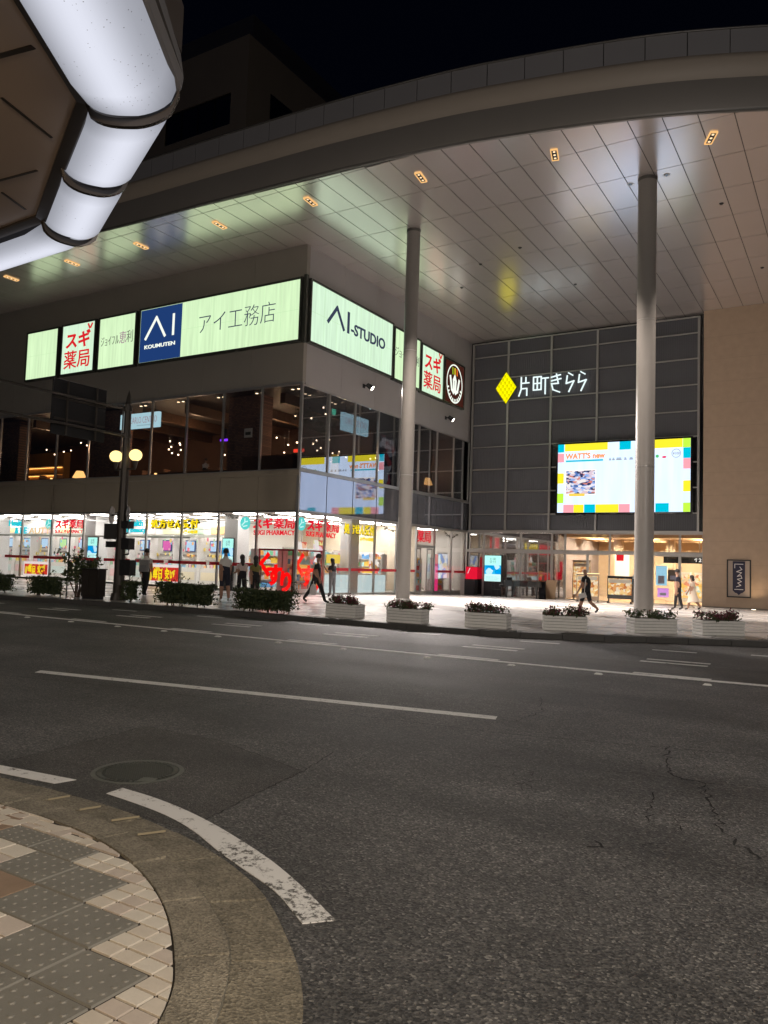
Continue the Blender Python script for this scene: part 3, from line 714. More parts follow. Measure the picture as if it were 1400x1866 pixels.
# ground floor interior
ZI = .10
bx('shop_floor', (XL, YF + .12, -.4), (XS - .12, YB, -.1 + .19), M_INTF, shop)
bx('shop_ceiling', (XL, YF + .13, 3.9), (XS - .13, YB, 4.1), M_INT, shop)
bx('partition_wall', (XL, 33.4, .09), (-30.0, 33.55, 3.9), M_INT, shop); bx('partition_wall', (XL - .1, YF + .3, .09), (XL, YB, 3.9), M_INT, shop)
bx('partition_wall', (-30.0, 39.6, .09), (-21.9, 39.75, 3.9), mat('interior_cream', (.72, .62, .48), .6), shop)
bx('partition_wall', (-30.1, 33.56, .09), (-29.95, 39.6, 3.9), M_INT, shop); bx('back_wall', (XL, YB, -.2), (XS - .3, YB + .2, 5.4), M_INT, shop)
bx('partition_wall', (-26.4, 39.8, .09), (-26.25, YB, 3.9), mat('interior_peach', (.7, .52, .36), .6), shop)
for x in (-38.5, -27.6, -48.0): bx('interior_column', (x - .45, 30.4, .09), (x + .45, 31.3, 3.9), mat('interior_grey', (.5, .5, .5), .5), shop)
bx('interior_column', (-23.0, 33.6, .09), (-22.3, 34.3, 3.9), mat('interior_grey', (.5, .5, .5), .5), shop)
for i in range(12):
    for y in (29.6, 32.0): bx('ceiling_light', (-23.5 - i * 2.7 - .6, y, 3.87), (-23.5 - i * 2.7 + .6, y + 1.2, 3.895), E_CEIL, shop)
for y in (34.2, 36.4, 38.1):
    for x in (-23.6, -26.4): bx('ceiling_light', (x - .6, y, 3.87), (x + .6, y + 1.2, 3.895), E_CEIL, shop)
for y in (41.2, 43.6): bx('ceiling_light', (-24.4, y, 3.87), (-23.2, y + 1.2, 3.895), E_CEIL, shop)
# beams and ducts under the shop ceiling, seen through the top of the glass
for i in range(16): bx('ceiling_rail', (-22.6 - i * 1.9 - .02, YF + .6, 3.55), (-22.6 - i * 1.9 + .02, 33.3, 3.60), mat('rail_grey', (.4, .4, .4), .5), shop)
bx('header_board', (-51, 30.1, 2.62), (-30.2, 30.16, 2.72), mat('header_grey', (.45, .47, .42), .6), shop)
for k in range(11):
    rk = random.Random(k + 9); x = -50.6 + k * 1.95; bx('poster_panel', (x - rk.uniform(.5, .85), 33.36, 2.98), (x + rk.uniform(.4, .8), 33.39, 2.98 + rk.uniform(.3, .62)), mat('pastel%d' % (k % 5), [(.85, .52, .25), (.55, .75, .85), (.9, .62, .62), (.85, .78, .45), (.6, .78, .6)][k % 5], .5), shop)
# upstairs restaurant
bx('upper_floor', (XL, YF + .14, 5.2), (XS - .14, YB, 5.45), M_WOOD, shop); bx('upper_ceiling', (XL, YF + .3, 9.72), (XS - .3, YB, 9.79), M_RESTO, shop)
bx('upper_back_wall', (XL, 38.0, 5.45), (-24, 38.2, 9.7), mat('restaurant_wall', (.10, .05, .03), .7, 0, 1, .4), shop)
bx('upper_back_wall', (-24, 44.6, 5.45), (XS - .3, 44.8, 9.7), M_WOOD, shop)
for x0, x1 in ((-37.4, -35.0), (-27.1, -24.95), (-47, -44.2)): bx('brick_pillar', (x0, 29.3, 5.45), (x1, 30.1, 9.7), M_BRICK, shop)
bx('brick_pillar', (-23.2, 41.2, 5.45), (-22.6, 42.6, 9.7), M_BRICK, shop)
for i in range(7): bx('ceiling_beam', (-24 - i * 3.2, 29.5, 9.2), (-23.7 - i * 3.2, 38, 9.7), M_WOOD, shop)
bx('half_wall', (-25.8, 29.0, 5.45), (-22.2, 29.3, 6.6), M_WOOD, shop)
bx('bar_back', (-55.5, 37.4, 5.45), (-50.8, 37.95, 9.2), mat('bar_amber', (.55, .28, .08), .6), shop)
for z in (6.9, 7.5, 8.1): bx('bar_shelf', (-55.5, 37.0, z), (-50.8, 37.38, z + .06), M_WOOD, shop)
for z in (6.85, 7.45, 8.05): bx('shelf_light', (-55.4, 37.30, z - .03), (-50.9, 37.36, z - .002), emis('shelf_glow', (1, .48, .12), 5.0), shop)

# ------------------------------------------------------------------ lit fascia signs
FF, SF = P_front(YF), P_side(XS)
def signbox(label, fr, a0, a1, b0, b1, face, d=.22, fw_=.10):
    O, u, v, n = fr; c = O + u * (a0 + a1) / 2 + v * b0
    t = thing('sign_box', label, 'sign', c, 'lit sign boxes on the fascia')
    b = MB()
    for x0, x1, y0, y1 in ((a0, a1, b0, b0 + fw_), (a0, a1, b1 - fw_, b1), (a0, a0 + fw_, b0 + fw_, b1 - fw_), (a1 - fw_, a1, b0 + fw_, b1 - fw_)): fquad(b, fr, x0, x1, y0, y1, .002, d)
    b.build('sign_frame', M_SIGNF, t)
    b = MB(); fquad(b, fr, a0 + fw_, a1 - fw_, b0 + fw_, b1 - fw_, .002, d - .04); b.build('sign_face', face, t)
    return t
SD = .186
def seams(t, fr, a0, a1, b0, b1, n):
    b = MB()
    for i in range(1, n):
        x = a0 + (a1 - a0) * i / n; fquad(b, fr, x - .006, x + .006, b0, b1, SD - .002, .003)
    fquad(b, fr, a0, a1, (b0 + b1) / 2 - .006, (b0 + b1) / 2 + .006, SD - .002, .0035)
    b.build('face_seam', emis('seam_green', (.46, .70, .38), 1.0), t)
t = signbox('blank green white sign face, leftmost on the long fascia', FF, -42.1, -39.13, 11.62, 14.57, E_SIGN); seams(t, FF, -42, -39.23, 11.72, 14.47, 3)
def sugi(t, fr, a, z, w):
    text('lettering', 'スギ', E_SRED, fr, a + .32, a + w - .32, z + 1.42, z + 2.38, t, .03, off=SD)
    text('lettering', '薬局', E_SRED, fr, a + .22, a + w - .3, z + .28, z + 1.3, t, .008, off=SD)
    b = MB(); strokes(b, fr, [[(0, 0), (-.12, .2)], [(.08, 0), (.2, .2)]], a + w - .42, z + 2.45, 1, 1, .1, .02, SD); b.build('leaf_mark', E_SRED, t)
t = signbox('square sign with two lines of red lettering on the long fascia', FF, -38.88, -35.95, 11.63, 14.59, E_SIGN2); sugi(t, FF, -38.78, 11.72, 2.72)
t = signbox('pale sign with thin grey brush lettering beside the navy one on the long fascia', FF, -35.72, -32.7, 11.6, 14.58, E_SIGN); seams(t, FF, -35.62, -32.8, 11.7, 14.48, 3)
text('lettering', 'ジョイフル', emis('sign_grey_ink', (.14, .17, .12), 1), FF, -35.45, -34.05, 12.95, 13.45, t, -.01, off=SD)
text('lettering', '恵', emis('sign_mauve', (.33, .22, .27), 1), FF, -34.0, -33.45, 12.95, 13.6, t, -.005, off=SD); text('lettering', '利', emis('sign_grey_ink', (.14, .17, .12), 1), FF, -33.42, -32.95, 12.95, 13.6, t, -.01, off=SD)
t = signbox('long pale green sign with a navy left end on the long fascia', FF, -32.5, -21.78, 11.6, 14.62, E_SIGN)
b = MB(); fquad(b, FF, -32.38, -29.38, 11.72, 14.5, SD - .01, .014); b.build('navy_face', E_NAVY, t)
E_LW = emis('sign_letter_white', (.85, .9, .8), 1)
b = MB(); strokes(b, FF, [[(-31.95, 12.95), (-31.2, 14.0), (-30.55, 12.98)], [(-29.95, 12.98), (-29.95, 13.98)]], 0, 0, 1, 1, .14, .02, SD + .004); b.build('logo_mark', E_LW, t)
text('lettering', 'KOUMUTEN', E_LW, FF, -32.0, -29.78, 12.4, 12.6, t, .02, off=SD + .004)
text('lettering', 'アイ工務店', E_SINK, FF, -28.15, -23.3, 12.72, 13.72, t, -.018, off=SD)
seams(t, FF, -29.36, -21.9, 11.72, 14.5, 7)
bx('corner_trim', (XS + .02, YF - .2, 11.55), (XS + .17, YF - .05, 14.7), M_SIGNF, shop)
t = signbox('wide pale green sign with navy lettering at the corner of the side fascia', SF, 28.3, 35.8, 11.6, 14.6, E_SIGN2)
b = MB(); strokes(b, SF, [[(29.75, 13.0), (30.45, 13.85), (31.05, 12.95)]], 0, 0, 1, 1, .17, .02, SD); strokes(b, SF, [[(31.45, 12.95), (31.45, 13.85)]], 0, 0, 1, 1, .19, .02, SD)
b.build('logo_mark', E_SINK, t)
text('lettering', '-STUDIO', E_SINK, SF, 31.7, 34.95, 12.9, 13.48, t, .025, off=SD); seams(t, SF, 28.4, 35.7, 11.7, 14.5, 7)
t = signbox('pale sign with thin grey brush lettering, partly behind the slim column on the side fascia', SF, 35.9, 38.9, 11.55, 14.5, E_SIGN)
text('lettering', 'ジョイフル恵利', emis('sign_grey_ink', (.14, .17, .12), 1), SF, 36.05, 38.7, 12.9, 13.45, t, -.015, off=SD)
t = signbox('square sign with two lines of red lettering on the side fascia', SF, 39.0, 41.85, 11.5, 14.4, E_SIGN2); sugi(t, SF, 39.1, 11.6, 2.65)
t = signbox('brown square sign with white hand emblem in an oval ring', SF, 41.95, 44.75, 11.52, 14.3, emis('sign_brown', (.045, .012, .008), 1))
b = MB(); fdisc(b, SF, 43.35, 12.9, 1.1, 1.22, SD, .012, None, 40, .93); b.build('ring', E_LW, t)
b = MB(); strokes(b, SF, [[(42.75, 13.25), (42.98, 12.5), (43.2, 12.35)], [(43.25, 12.4), (43.2, 13.1), (43.36, 13.35), (43.5, 13.1), (43.45, 12.4)], [(43.5, 12.35), (43.75, 12.5), (43.97, 13.2)]], 0, 0, 1, 1, .2, .014, SD)
b.build('emblem', E_LW, t)
b = MB()
for k in range(11):
    a = math.pi * (1.08 + .84 * k / 10); strokes(b, SF, [[(43.35 + .86 * math.cos(a), 12.8 + .9 * math.sin(a)), (43.35 + .98 * math.cos(a), 12.8 + 1.02 * math.sin(a))]], 0, 0, 1, 1, .11, .012, SD)
b.build('emblem_lettering', E_LW, t)
for k, (x, cc) in enumerate(((43.1, (.3, .45, .02)), (43.35, (.8, .6, .02)), (43.6, (.8, .15, .02)))):
    b = MB(); strokes(b, SF, [[(x - (.05 - .05 * k), 13.85), (x + (-.02 + .04 * k), 13.5)]], 0, 0, 1, 1, .1, .014, SD); b.build('ray', emis('ray%d' % k, cc, 1), t)

# ------------------------------------------------------------------ canopy roof
can = thing('canopy_roof', 'wide curved canopy roof with pale panelled soffit spanning over the plaza and shop block', 'canopy', (-16, 24, ZS))
EDGE = [(-62, 22.4), (-45, 22.45), (-36, 22.55), (-30.6, 22.67), (-27.3, 22.84), (-23.2, 22.92), (-20.2, 23.02), (-17.5, 23.12), (-14.6, 23.33), (-11.5, 23.69), (-9.6, 24.06), (-7.6, 24.5), (-5.4, 25.1), (-2.4, 26.28), (1.0, 27.9), (5, 30.3), (9, 33.2)]
EC = catmull(EDGE, 4)
EHP = []
for a, c in zip(EDGE, EDGE[1:]):
    d = math.dist(a, c); EHP.append((a[0], a[1], -(c[1] - a[1]) / d, (c[0] - a[0]) / d))
GX, GY = 1.022, 2.53
panels = []
for i in range(-46, 26):
    for j in range(-3, 8):
        x0, y0 = -16.61 + i * GX, 28.6 + j * GY
        y1 = min(y0 + GY, YB + .3)
        p = clip([(x0, y0), (x0 + GX, y0), (x0 + GX, y1), (x0, y1)], [h for h in EHP])
        if x0 + GX < XS - .3: p = clip(p, [(0, YF + .3, 0, -1)]) if p else []
        if len(p) < 3: continue
        p = inset(p, .016)
        if len(p) < 3 or area(p) < .05: continue
        panels.append((math.hypot(x0 + 14, (y0 - 30) * 1.3) + (30 if x0 < -44 or x0 > 0 else 0), p))
panels.sort(key=lambda t: t[0]); rs = MB()
for k, (d, p) in enumerate(panels):
    if k < 296:
        b = MB(); zt = random.uniform(-.002, .002); b.prism(p, ZS + zt, ZS + .03); b.build('soffit_panel', M_SOFF, can)
    else: rs.prism(p, ZS, ZS + .03)
rs.build('soffit_panel', M_SOFF, can, kind='stuff')
q = MB(); q.prism(EC + [(9, 60), (-62, 60)], ZS + .035, ZS + .5); q.build('roof_slab', M_SOFFG, can)
def sweep(name, prof, m, x0=-62, x1=9, parent=can, pts=None):
    pts = pts or EC; b = MB(); n = len(prof); V = []
    for i, p in enumerate(pts):
        a = pts[max(0, i - 1)]; c = pts[min(len(pts) - 1, i + 1)]; d = Vector((c[0] - a[0], c[1] - a[1])).normalized(); nx, ny = d.y, -d.x
        V += [(p[0] + nx * o, p[1] + ny * o, z) for o, z in prof]
    F = [(i * n + k, (i + 1) * n + k, (i + 1) * n + k + 1, i * n + k + 1) for i in range(len(pts) - 1) for k in range(n - 1)]
    b.add(V, F, None, True); return b.build(name, m, parent)
sweep('soffit_lip', [(-.12, ZS - .004), (.03, ZS - .03), (.05, ZS + .04)], M_FRAMED)
sweep('fascia', [(.0, ZS), (.05, ZS + .1), (.06, ZS + 1.05)], M_FASC)
sweep('fascia_roll', [(.02, ZS + 1.05), (.12, ZS + 1.2), (.2, ZS + 1.4), (.23, ZS + 1.6), (.22, ZS + 1.76), (.05, ZS + 1.79)], M_BULL)
sweep('coping', [(.1, ZS + 2.60), (.17, ZS + 2.61), (.17, ZS + 2.66), (.0, ZS + 2.68), (-.3, ZS + 2.68)], M_FRAMED)
PP = [p for p in along(EC, 1.28)]
for a, c in zip(PP, PP[1:]):
    d = Vector((c[0] - a[0], c[1] - a[1])).normalized(); n = Vector((d.y, -d.x)); A = Vector(a) + d * .012; C = Vector(c) - d * .012
    b = MB(); b.prism([tuple(A + n * .12), tuple(C + n * .12), tuple(C + n * .06), tuple(A + n * .06)], ZS + 1.79, ZS + 2.60); b.build('parapet_panel', M_PARA, can)
sweep('parapet_backing', [(.05, ZS + 1.78), (.05, ZS + 2.62)], M_SOFFG)
# recessed gold edged lights along the edge
for i, (x, y, ang) in enumerate([(-38.68, 24.6, 0), (-33.76, 24.65, 0), (-28.88, 24.73, 2), (-23.92, 24.72, 3), (-19.0, 24.75, 5), (-14.08, 25.06, 8), (-9.13, 25.82, 14), (-4.19, 27.19, 24), (-43.6, 24.6, 0)]):
    b = MB(); ca, sa = math.cos(R(ang) + R(90)), math.sin(R(ang) + R(90)); u = Vector((ca, sa, 0)); v = Vector((-sa, ca, 0))
    c = Vector((x, y, ZS - .02))
    for s_ in (-1, 1):
        b.obox(c + v * s_ * .11, u * .36, v * .018, Vector((0, 0, .03))); b.obox(c + u * s_ * .36, v * .12, u * .02, Vector((0, 0, .03)))
    rl = b.build('recessed_light', emis('gold_trim_painted_glow', (.9, .52, .2), .9), can)  # metal trim, its lamplight put in as emission
    b = MB(); b.obox(c + Vector((0, 0, .006)), u * .35, v * .1, Vector((0, 0, .012))); b.build('light_backing', M_BLACK, rl)
    b = MB()
    for s_ in (-.22, 0, .22):
        p = c + u * s_ + Vector((0, 0, -.02)); b.tube([p, p + Vector((0, 0, .02))], .045, 8)
    b.build('lamp_bulb', emis('downlight_bulb', (1, .72, .45), 1.1), rl)
    spot('canopy_downlight', (x, y, ZS - .09), (x, y + (7.5 if x > -18 else -1.5), 0), 8500 if x > -18 else 1300, (1, .87, .76), 52 if x > -18 else 36, .8, .08)
for x, y, r_ in ((-7.34, 29.2, .12), (-6.0, 29.1, .12)):
    b = MB(); b.tube([(x, y, ZS - .012), (x, y, ZS + .01)], r_, 16); o = b.build('round_downlight', M_WHITE, can)
    b = MB(); b.tube([(x, y, ZS - .016), (x, y, ZS - .011)], r_ * .7, 14); b.build('lamp_hole', M_BLACK, o)
for x, y in ((-15.6, 33.9), (-13.2, 32.9), (-4.6, 32.4), (-2.6, 31.5), (-12.4, 38.5), (-3.9, 40.2), (-17.8, 36.4), (-9.5, 41.5)):
    b = MB(); b.tube([(x, y, ZS - .05), (x, y, ZS)], [.05, .09], 12); b.build('soffit_sensor', M_DARK, can)
# columns
def column(label, x, y, r_):
    zb = gz(x, y); t = thing('canopy_column', label, 'column', (x, y, zb), 'round columns carrying the canopy'); b = MB()
    b.tube([(x, y, zb), (x, y, ZS - .12)], r_, 32); b.build('shaft', M_COLM, t)
    b = MB(); b.tube([(x, y, ZS - .12), (x, y, ZS - .004)], r_ + .02, 32); b.build('collar', M_FRAMED, t)
    for z_ in (5.4, 10.8): b = MB(); b.tube([(x, y, z_), (x, y, z_ + .02)], r_ + .003, 32); b.build('joint_ring', M_FRAME, t)
    b = MB(); b.tube([(x, y, zb), (x, y, zb + .05), (x, y, zb + .07)], [r_ + .09, r_ + .09, r_ + .02], 32); b.build('base_flange', M_FRAME, t)
column('slim round column in front of the pharmacy side wall', -16.62, 29.1, .295)
column('thick round column in front of the big bright screen', -6.68, 29.1, .335)

# ------------------------------------------------------------------ entrance building (mesh screen wall)
ENT = thing('entrance_building', 'dark mesh panelled entrance wall with warm lit glass doors beneath', 'building', (-14.5, 46, -.17))
VB = [-21.45, -19.03, -16.2, -13.35, -10.5, -7.66]
HB = [3.94, 4.96, 6.39, 7.82, 9.26, 10.69, 12.17, 13.65, 15.11, 16.02]
bx('backing_wall', (-21.69, 46.16, 3.94), (-7.36, 46.4, ZS), M_BLACK, ENT)
for x in VB: bx('vertical_rail', (x - .06, 45.9, 3.94), (x + .06, 46.02, 16.04), M_FRAME, ENT)
for z in HB:
    for a, c in zip(VB, VB[1:]): bx('cross_rail', (a + .062, 45.93, z - .035), (c - .062, 46.0, z + .035), M_FRAME, ENT)
for a, c in zip(VB, VB[1:]):
    for z0, z1 in zip(HB, HB[1:]):
        if a > -16.3 and 4.9 < z0 < 9.2: continue
        b = MB(); b.box((a + .07, 46.02, z0 + .045), (c - .07, 46.05, z1 - .045)); n = 30
        pm = b.build('mesh_panel', M_MESH, ENT)
        b = MB()
        for k in range(22):
            x = a + .12 + (c - a - .24) * k / 21; b.box((x - .012, 46.0, z0 + .05), (x + .012, 46.019, z1 - .05))
        b.build('mesh_rib', mat('mesh_rib_grey', (.085, .088, .10), .7), pm, kind='stuff')
bx('screen_backing', (-16.12, 46.05, 4.93), (-7.74, 46.12, 9.3), M_BLACK, ENT)
bx('transom', (-21.6, 45.88, 3.80), (-7.38, 46.1, 3.935), M_FRAME, ENT)
ex = [-21.5, -20.48, -18.0, -16.0, -15.17, -12.5, -10.1, -8.62, -7.38]
for a, c in zip(ex, ex[1:]):
    window('e', a, c, 2.74, 3.795, G_ENTL if c < -15 else G_ENT, M_FRAME, .06, 'transom_window')
bx('door_header', (-21.6, 45.86, 2.58), (-7.38, 46.12, 2.735), M_FRAME, ENT)
for a, c in ((-21.5, -20.48), (-20.48, -18.0), (-18.0, -16.0), (-16.0, -15.17), (-15.17, -13.8), (-13.8, -12.5), (-10.1, -8.62), (-8.62, -7.38)):
    window('e', a, c, -.16, 2.575, G_ENTL if c < -15 else G_ENT, M_FRAME, .07, 'entrance_door' if a > -15.2 and a < -8 else 'entrance_window', None)
bx('hall_floor', (-21.6, 46.1, -.5), (-2, 62, -.165), mat('hall_floor_wood', (.50, .36, .22), .3, 0, 3, .15), ENT)
bx('hall_ceiling', (-21.6, 46.42, 3.9), (-2, 62, 4.1), mat('hall_cream', (.72, .56, .38), .6), ENT)
bx('hall_back_wall', (-16, 56.0, -.16), (-2, 56.2, 3.9), mat('hall_cream', (.72, .56, .38), .6), ENT); bx('hall_back_wall', (-16.2, 46.5, -.16), (-16.0, 56, 3.9), mat('hall_dark', (.34, .29, .28), .5), ENT)
bx('hall_side_wall', (-2.2, 46.5, -.16), (-2.0, 56, 3.9), mat('hall_cream', (.72, .56, .38), .6), ENT); bx('hall_back_wall', (-21.6, 49.5, -.16), (-16.2, 49.7, 3.9), mat('hall_dark', (.34, .29, .28), .5), ENT)
for i in range(4):
    for j in range(3): bx('hall_light', (-14.8 + i * 3.2, 47.6 + j * 2.6, 3.86), (-14.2 + i * 3.2, 48.2 + j * 2.6, 3.898), emis('hall_tube', (1, .84, .62), 150.0), ENT)
for i in range(3): bx('hall_light', (-20.6 + i * 1.7, 47.4, 3.86), (-20.0 + i * 1.7, 48.0, 3.898), emis('side_hall_fill_glow', (1, .86, .76), 16.0), ENT)  # added glow panels, brighten the left windows where the glass should mirror the shop
for i in range(5): bx('ceiling_slat', (-15.8, 47.2 + i * 1.7, 3.62), (-2.3, 47.4 + i * 1.7, 3.86), mat('hall_beam', (.55, .36, .2), .6), ENT)
for x in (-13.6, -10.4): bx('hall_pillar', (x, 51, -.16), (x + .5, 51.5, 3.9), mat('hall_cream', (.72, .56, .38), .6), ENT)
# sand coloured wall block on the right
sw = thing('stone_wall_block', 'plain sand coloured wall block at the right of the entrance', 'building', (-2, 45.65, -.2))
bx('wall', (-7.36, 45.65, -.35), (14, 47.0, ZS - .005), M_SAND, sw); bx('base_course', (-7.37, 45.63, -.35), (14, 45.7, -.1), mat('base_stone', (.2, .17, .14), .6), sw)
for k in range(12):
    b = MB(); b.box((-7.362, 45.646, .9 + k * 1.25), (14, 45.7, .912 + k * 1.25)); b.build('course_joint', mat('sand_joint', (.36, .28, .21), .8), sw)

# ================================================================== SCREEN, LOGO
scr = thing('video_screen', 'big bright video screen with coloured square border on the mesh wall', 'screen', (-11.8, 45.8, 4.95))
SX0, SX1, SZ0, SZ1 = -15.6, -8.03, 5.02, 9.13
bx('casing', (SX0 - .12, 45.72, SZ0 - .1), (SX1 + .12, 45.98, SZ1 + .1), M_BLACK, scr)
SFR = P_front(45.72)
b = MB(); fquad(b, SFR, SX0, SX1, SZ0, SZ1, .001, .02); b.build('display', emis('screen_pale', (.62, .76, 1.0), 1.25, 0, 0, (3, 3, .4), .02), scr)
def su(u): return SX0 + (SX1 - SX0) * u
def sv(v): return SZ1 - (SZ1 - SZ0) * v
C_T, C_Y, C_P, C_L = emis('screen_teal', (.0, .50, .68), 1), emis('screen_yellow', (.95, .80, .03), 1), emis('screen_pink', (.95, .36, .42), 1), emis('screen_lime', (.52, .88, .06), 1)
b = MB()
for u0, u1, v0, v1, m in ((0, .05, 0, .115, C_T), (.055, .395, 0, .105, C_Y), (.485, .57, 0, .115, C_T), (.66, .945, 0, .12, C_Y), (.947, 1, 0, .125, C_L), (.95, 1, .127, .27, C_T), (.95, 1, .272, .415, C_P), (.95, 1, .575, .725, C_Y), (.95, 1, .875, 1, C_L),
    (0, .05, .135, .262, C_P), (0, .05, .425, .575, C_Y), (0, .05, .72, .862, C_L), (.05, .132, .885, 1, C_P), (.133, .213, .885, 1, C_Y), (.217, .303, .885, 1, C_T), (.305, .483, .885, 1, C_Y), (.485, .567, .885, 1, C_P), (.755, .85, .88, 1, C_T)):
    b = MB(); fquad(b, SFR, su(u0), su(u1), sv(v1), sv(v0), .0215, .006, m); b.build('colour_block', None, scr)
b = MB(); fquad(b, SFR, su(.065), su(.36), sv(.262), sv(.238), .0215, .006, C_T); b.build('underline_bar', None, scr); b = MB()
fquad(b, SFR, su(.095), su(.22), sv(.765), sv(.725), .0285, .004, emis('screen_gold', (.9, .62, .1), 1))
b.build('caption_strip', None, scr)
text('lettering', "WATT'S new", emis('screen_orange', (.95, .33, .09), 1), SFR, su(.06), su(.375), sv(.222), sv(.135), scr, .04, .006, off=.0215)
b = MB(); fquad(b, SFR, su(.062), su(.308), sv(.745), sv(.382), .0215, .003, E_WHITE)
fquad(b, SFR, su(.07), su(.30), sv(.732), sv(.395), .025, .003, picture('photo_patches', [(.03, .04, .12), (.7, .25, .2), (.3, .45, .85), (.9, .85, .85), (.75, .6, .7), (.1, .2, .5), (.8, .8, .95)], 4.5, .9, (1, 1, 2.2)))
b.build('photo_inset', None, scr)
E_GR = emis('screen_grey', (.32, .35, .42), 1)
b = MB()
for k, (u, w_) in enumerate(((.405, .018), (.43, .02), (.46, .042), (.52, .02), (.56, .028), (.72, .012))):
    b = MB(); fquad(b, SFR, su(u), su(u + w_), sv(.262), sv(.246), .0215, .005, E_GR); fquad(b, SFR, su(u + .003), su(u + w_ - .004), sv(.246), sv(.225), .0215, .005, emis('screen_greyblue', (.4, .5, .65), 1)); b.build('icon', None, scr)
b = MB(); fdisc(b, SFR, su(.765), sv(.23), .09, .09, .0215, .005, emis('screen_green', (.08, .5, .15), 1)); b.build('icon', None, scr); b = MB(); fdisc(b, SFR, su(.815), sv(.245), .12, .06, .0215, .005, emis('screen_red', (.8, .04, .1), 1)); b.build('icon', None, scr); b = MB()
fdisc(b, SFR, su(.9), sv(.2), .25, .25, .0215, .005, E_GR, 28, .86); b.build('icon', None, scr)
text('lettering', '¥100', E_GR, SFR, su(.875), su(.925), sv(.22), sv(.18), scr, .02, .005, off=.0215)

logo = thing('wall_sign', 'yellow lit diamond and thin white characters on the dark mesh wall', 'sign', (-17, 45.85, 12.4))
LFR = P_front(45.86); cx, cz, hw, hh = -19.12, 12.96, .70, 1.02
E_Y = [emis('diamond_yellow%d' % k, c, 1) for k, c in enumerate(((.95, .88, .0), (.80, .72, .0), (.62, .55, .0)))]
b = MB(); n = 5; O, u, v, nn = LFR
pt = lambda i, j, d=0: O + u * (cx + hw * (i - j) / n) + v * (cz - hh + hh * (i + j) / n) + nn * (.03 + d)
for i in range(n):
    for j in range(n):
        A, B, C_, D = pt(i, j), pt(i + 1, j), pt(i + 1, j + 1), pt(i, j + 1); c = (A + B + C_ + D) / 4 + nn * .05
        for k, (p, q_) in enumerate(((A, B), (B, C_), (C_, D), (D, A))): b.add([p, q_, c], [(0, 1, 2)], E_Y[(0, 1, 0, 2)[k]])
b.build('diamond_facets', None, logo)
b = MB(); V = [pt(0, 0), pt(n, 0), pt(n, n), pt(0, n)]; b.add([p - nn * .12 for p in V] + [p - nn * .002 for p in V], [(3, 2, 1, 0), (0, 1, 5, 4), (1, 2, 6, 5), (2, 3, 7, 6), (3, 0, 4, 7)]); b.build('diamond_case', M_SIGNF, logo)
E_LOGO = emis('logo_white', (.80, .95, .95), 1)
chars = [(-18.3, .72, [[(.1, 0), (.3, .35), (.3, 1)], [(.3, .68), (1, .68)], [(.72, .68), (.72, .98)], [(.3, .38), (.82, .38), (.82, 0)]]),
    (-17.28, .95, [[(0, .95), (.52, .95), (.52, .25), (0, .25), (0, .95)], [(0, .6), (.52, .6)], [(.26, .95), (.26, .25)], [(.56, .85), (1, .85)], [(.8, .85), (.8, 0)]]),
    (-16.2, .7, [[(.1, .86), (.9, .95)], [(.1, .66), (.95, .74)], [(.55, 1), (.72, .5), (.1, .5)], [(.15, .42), (.25, .18), (.85, .02)]]),
    (-15.25, .55, [[(.35, 1), (.8, .86)], [(.2, .85), (.1, .45), (.95, .55), (.4, 0)]]),
    (-14.5, .55, [[(.35, 1), (.8, .86)], [(.2, .85), (.1, .45), (.95, .55), (.4, 0)]])]
for x, w_, ls in chars:
    b = MB(); strokes(b, LFR, ls, x, 12.36, w_, 1.15, .075, .06, .05); b.build('character', E_LOGO, logo)
# banner sign on the sand wall
wb = thing('wall_sign', 'dark framed navy pennant with white script on the sand coloured wall', 'sign', (-5.55, 45.6, .5))
WF = P_front(45.65); b = MB()
for x0, x1, y0, y1 in ((-6.14, -4.96, .43, .49), (-6.14, -4.96, 2.38, 2.44), (-6.14, -6.08, .49, 2.38), (-5.02, -4.96, .49, 2.38)): fquad(b, WF, x0, x1, y0, y1, .002, .06)
b.build('frame', M_DARK, wb); b = MB(); fquad(b, WF, -6.08, -5.02, .49, 2.38, .003, .02); b.build('board', mat('board_sand', (.40, .33, .28), .6), wb)
b = MB(); O, u, v, nn = WF; P = [(-5.85, 2.35), (-5.25, 2.35), (-5.25, .8), (-5.37, .68), (-5.45, .66), (-5.55, .56), (-5.65, .66), (-5.73, .68), (-5.85, .8)]
fr_ = [O + u * x + v * y + nn * .035 for x, y in P]; bk = [O + u * x + v * y + nn * .024 for x, y in P]; k = len(P)
b.add(fr_ + bk, [tuple(range(k - 1, -1, -1))] + [(i, (i + 1) % k, k + (i + 1) % k, k + i) for i in range(k)]); b.build('pennant', mat('navy_cloth', (.02, .02, .05), .7), wb)
b = MB(); strokes(b, WF, [[(-5.75, 2.2), (-5.35, 2.2)], [(-5.75, .86), (-5.35, .86)], [(-5.75, 2.2), (-5.75, 2.0)],
    [(-5.66, 1.0), (-5.45, 1.08), (-5.6, 1.2), (-5.42, 1.28), (-5.62, 1.4), (-5.4, 1.46), (-5.45, 1.6), (-5.62, 1.55), (-5.42, 1.75), (-5.66, 1.8), (-5.4, 1.92), (-5.5, 2.05)]], 0, 0, 1, 1, .035, .008, .036)
b.build('script', mat('script_white', (.7, .68, .7), .5), wb)
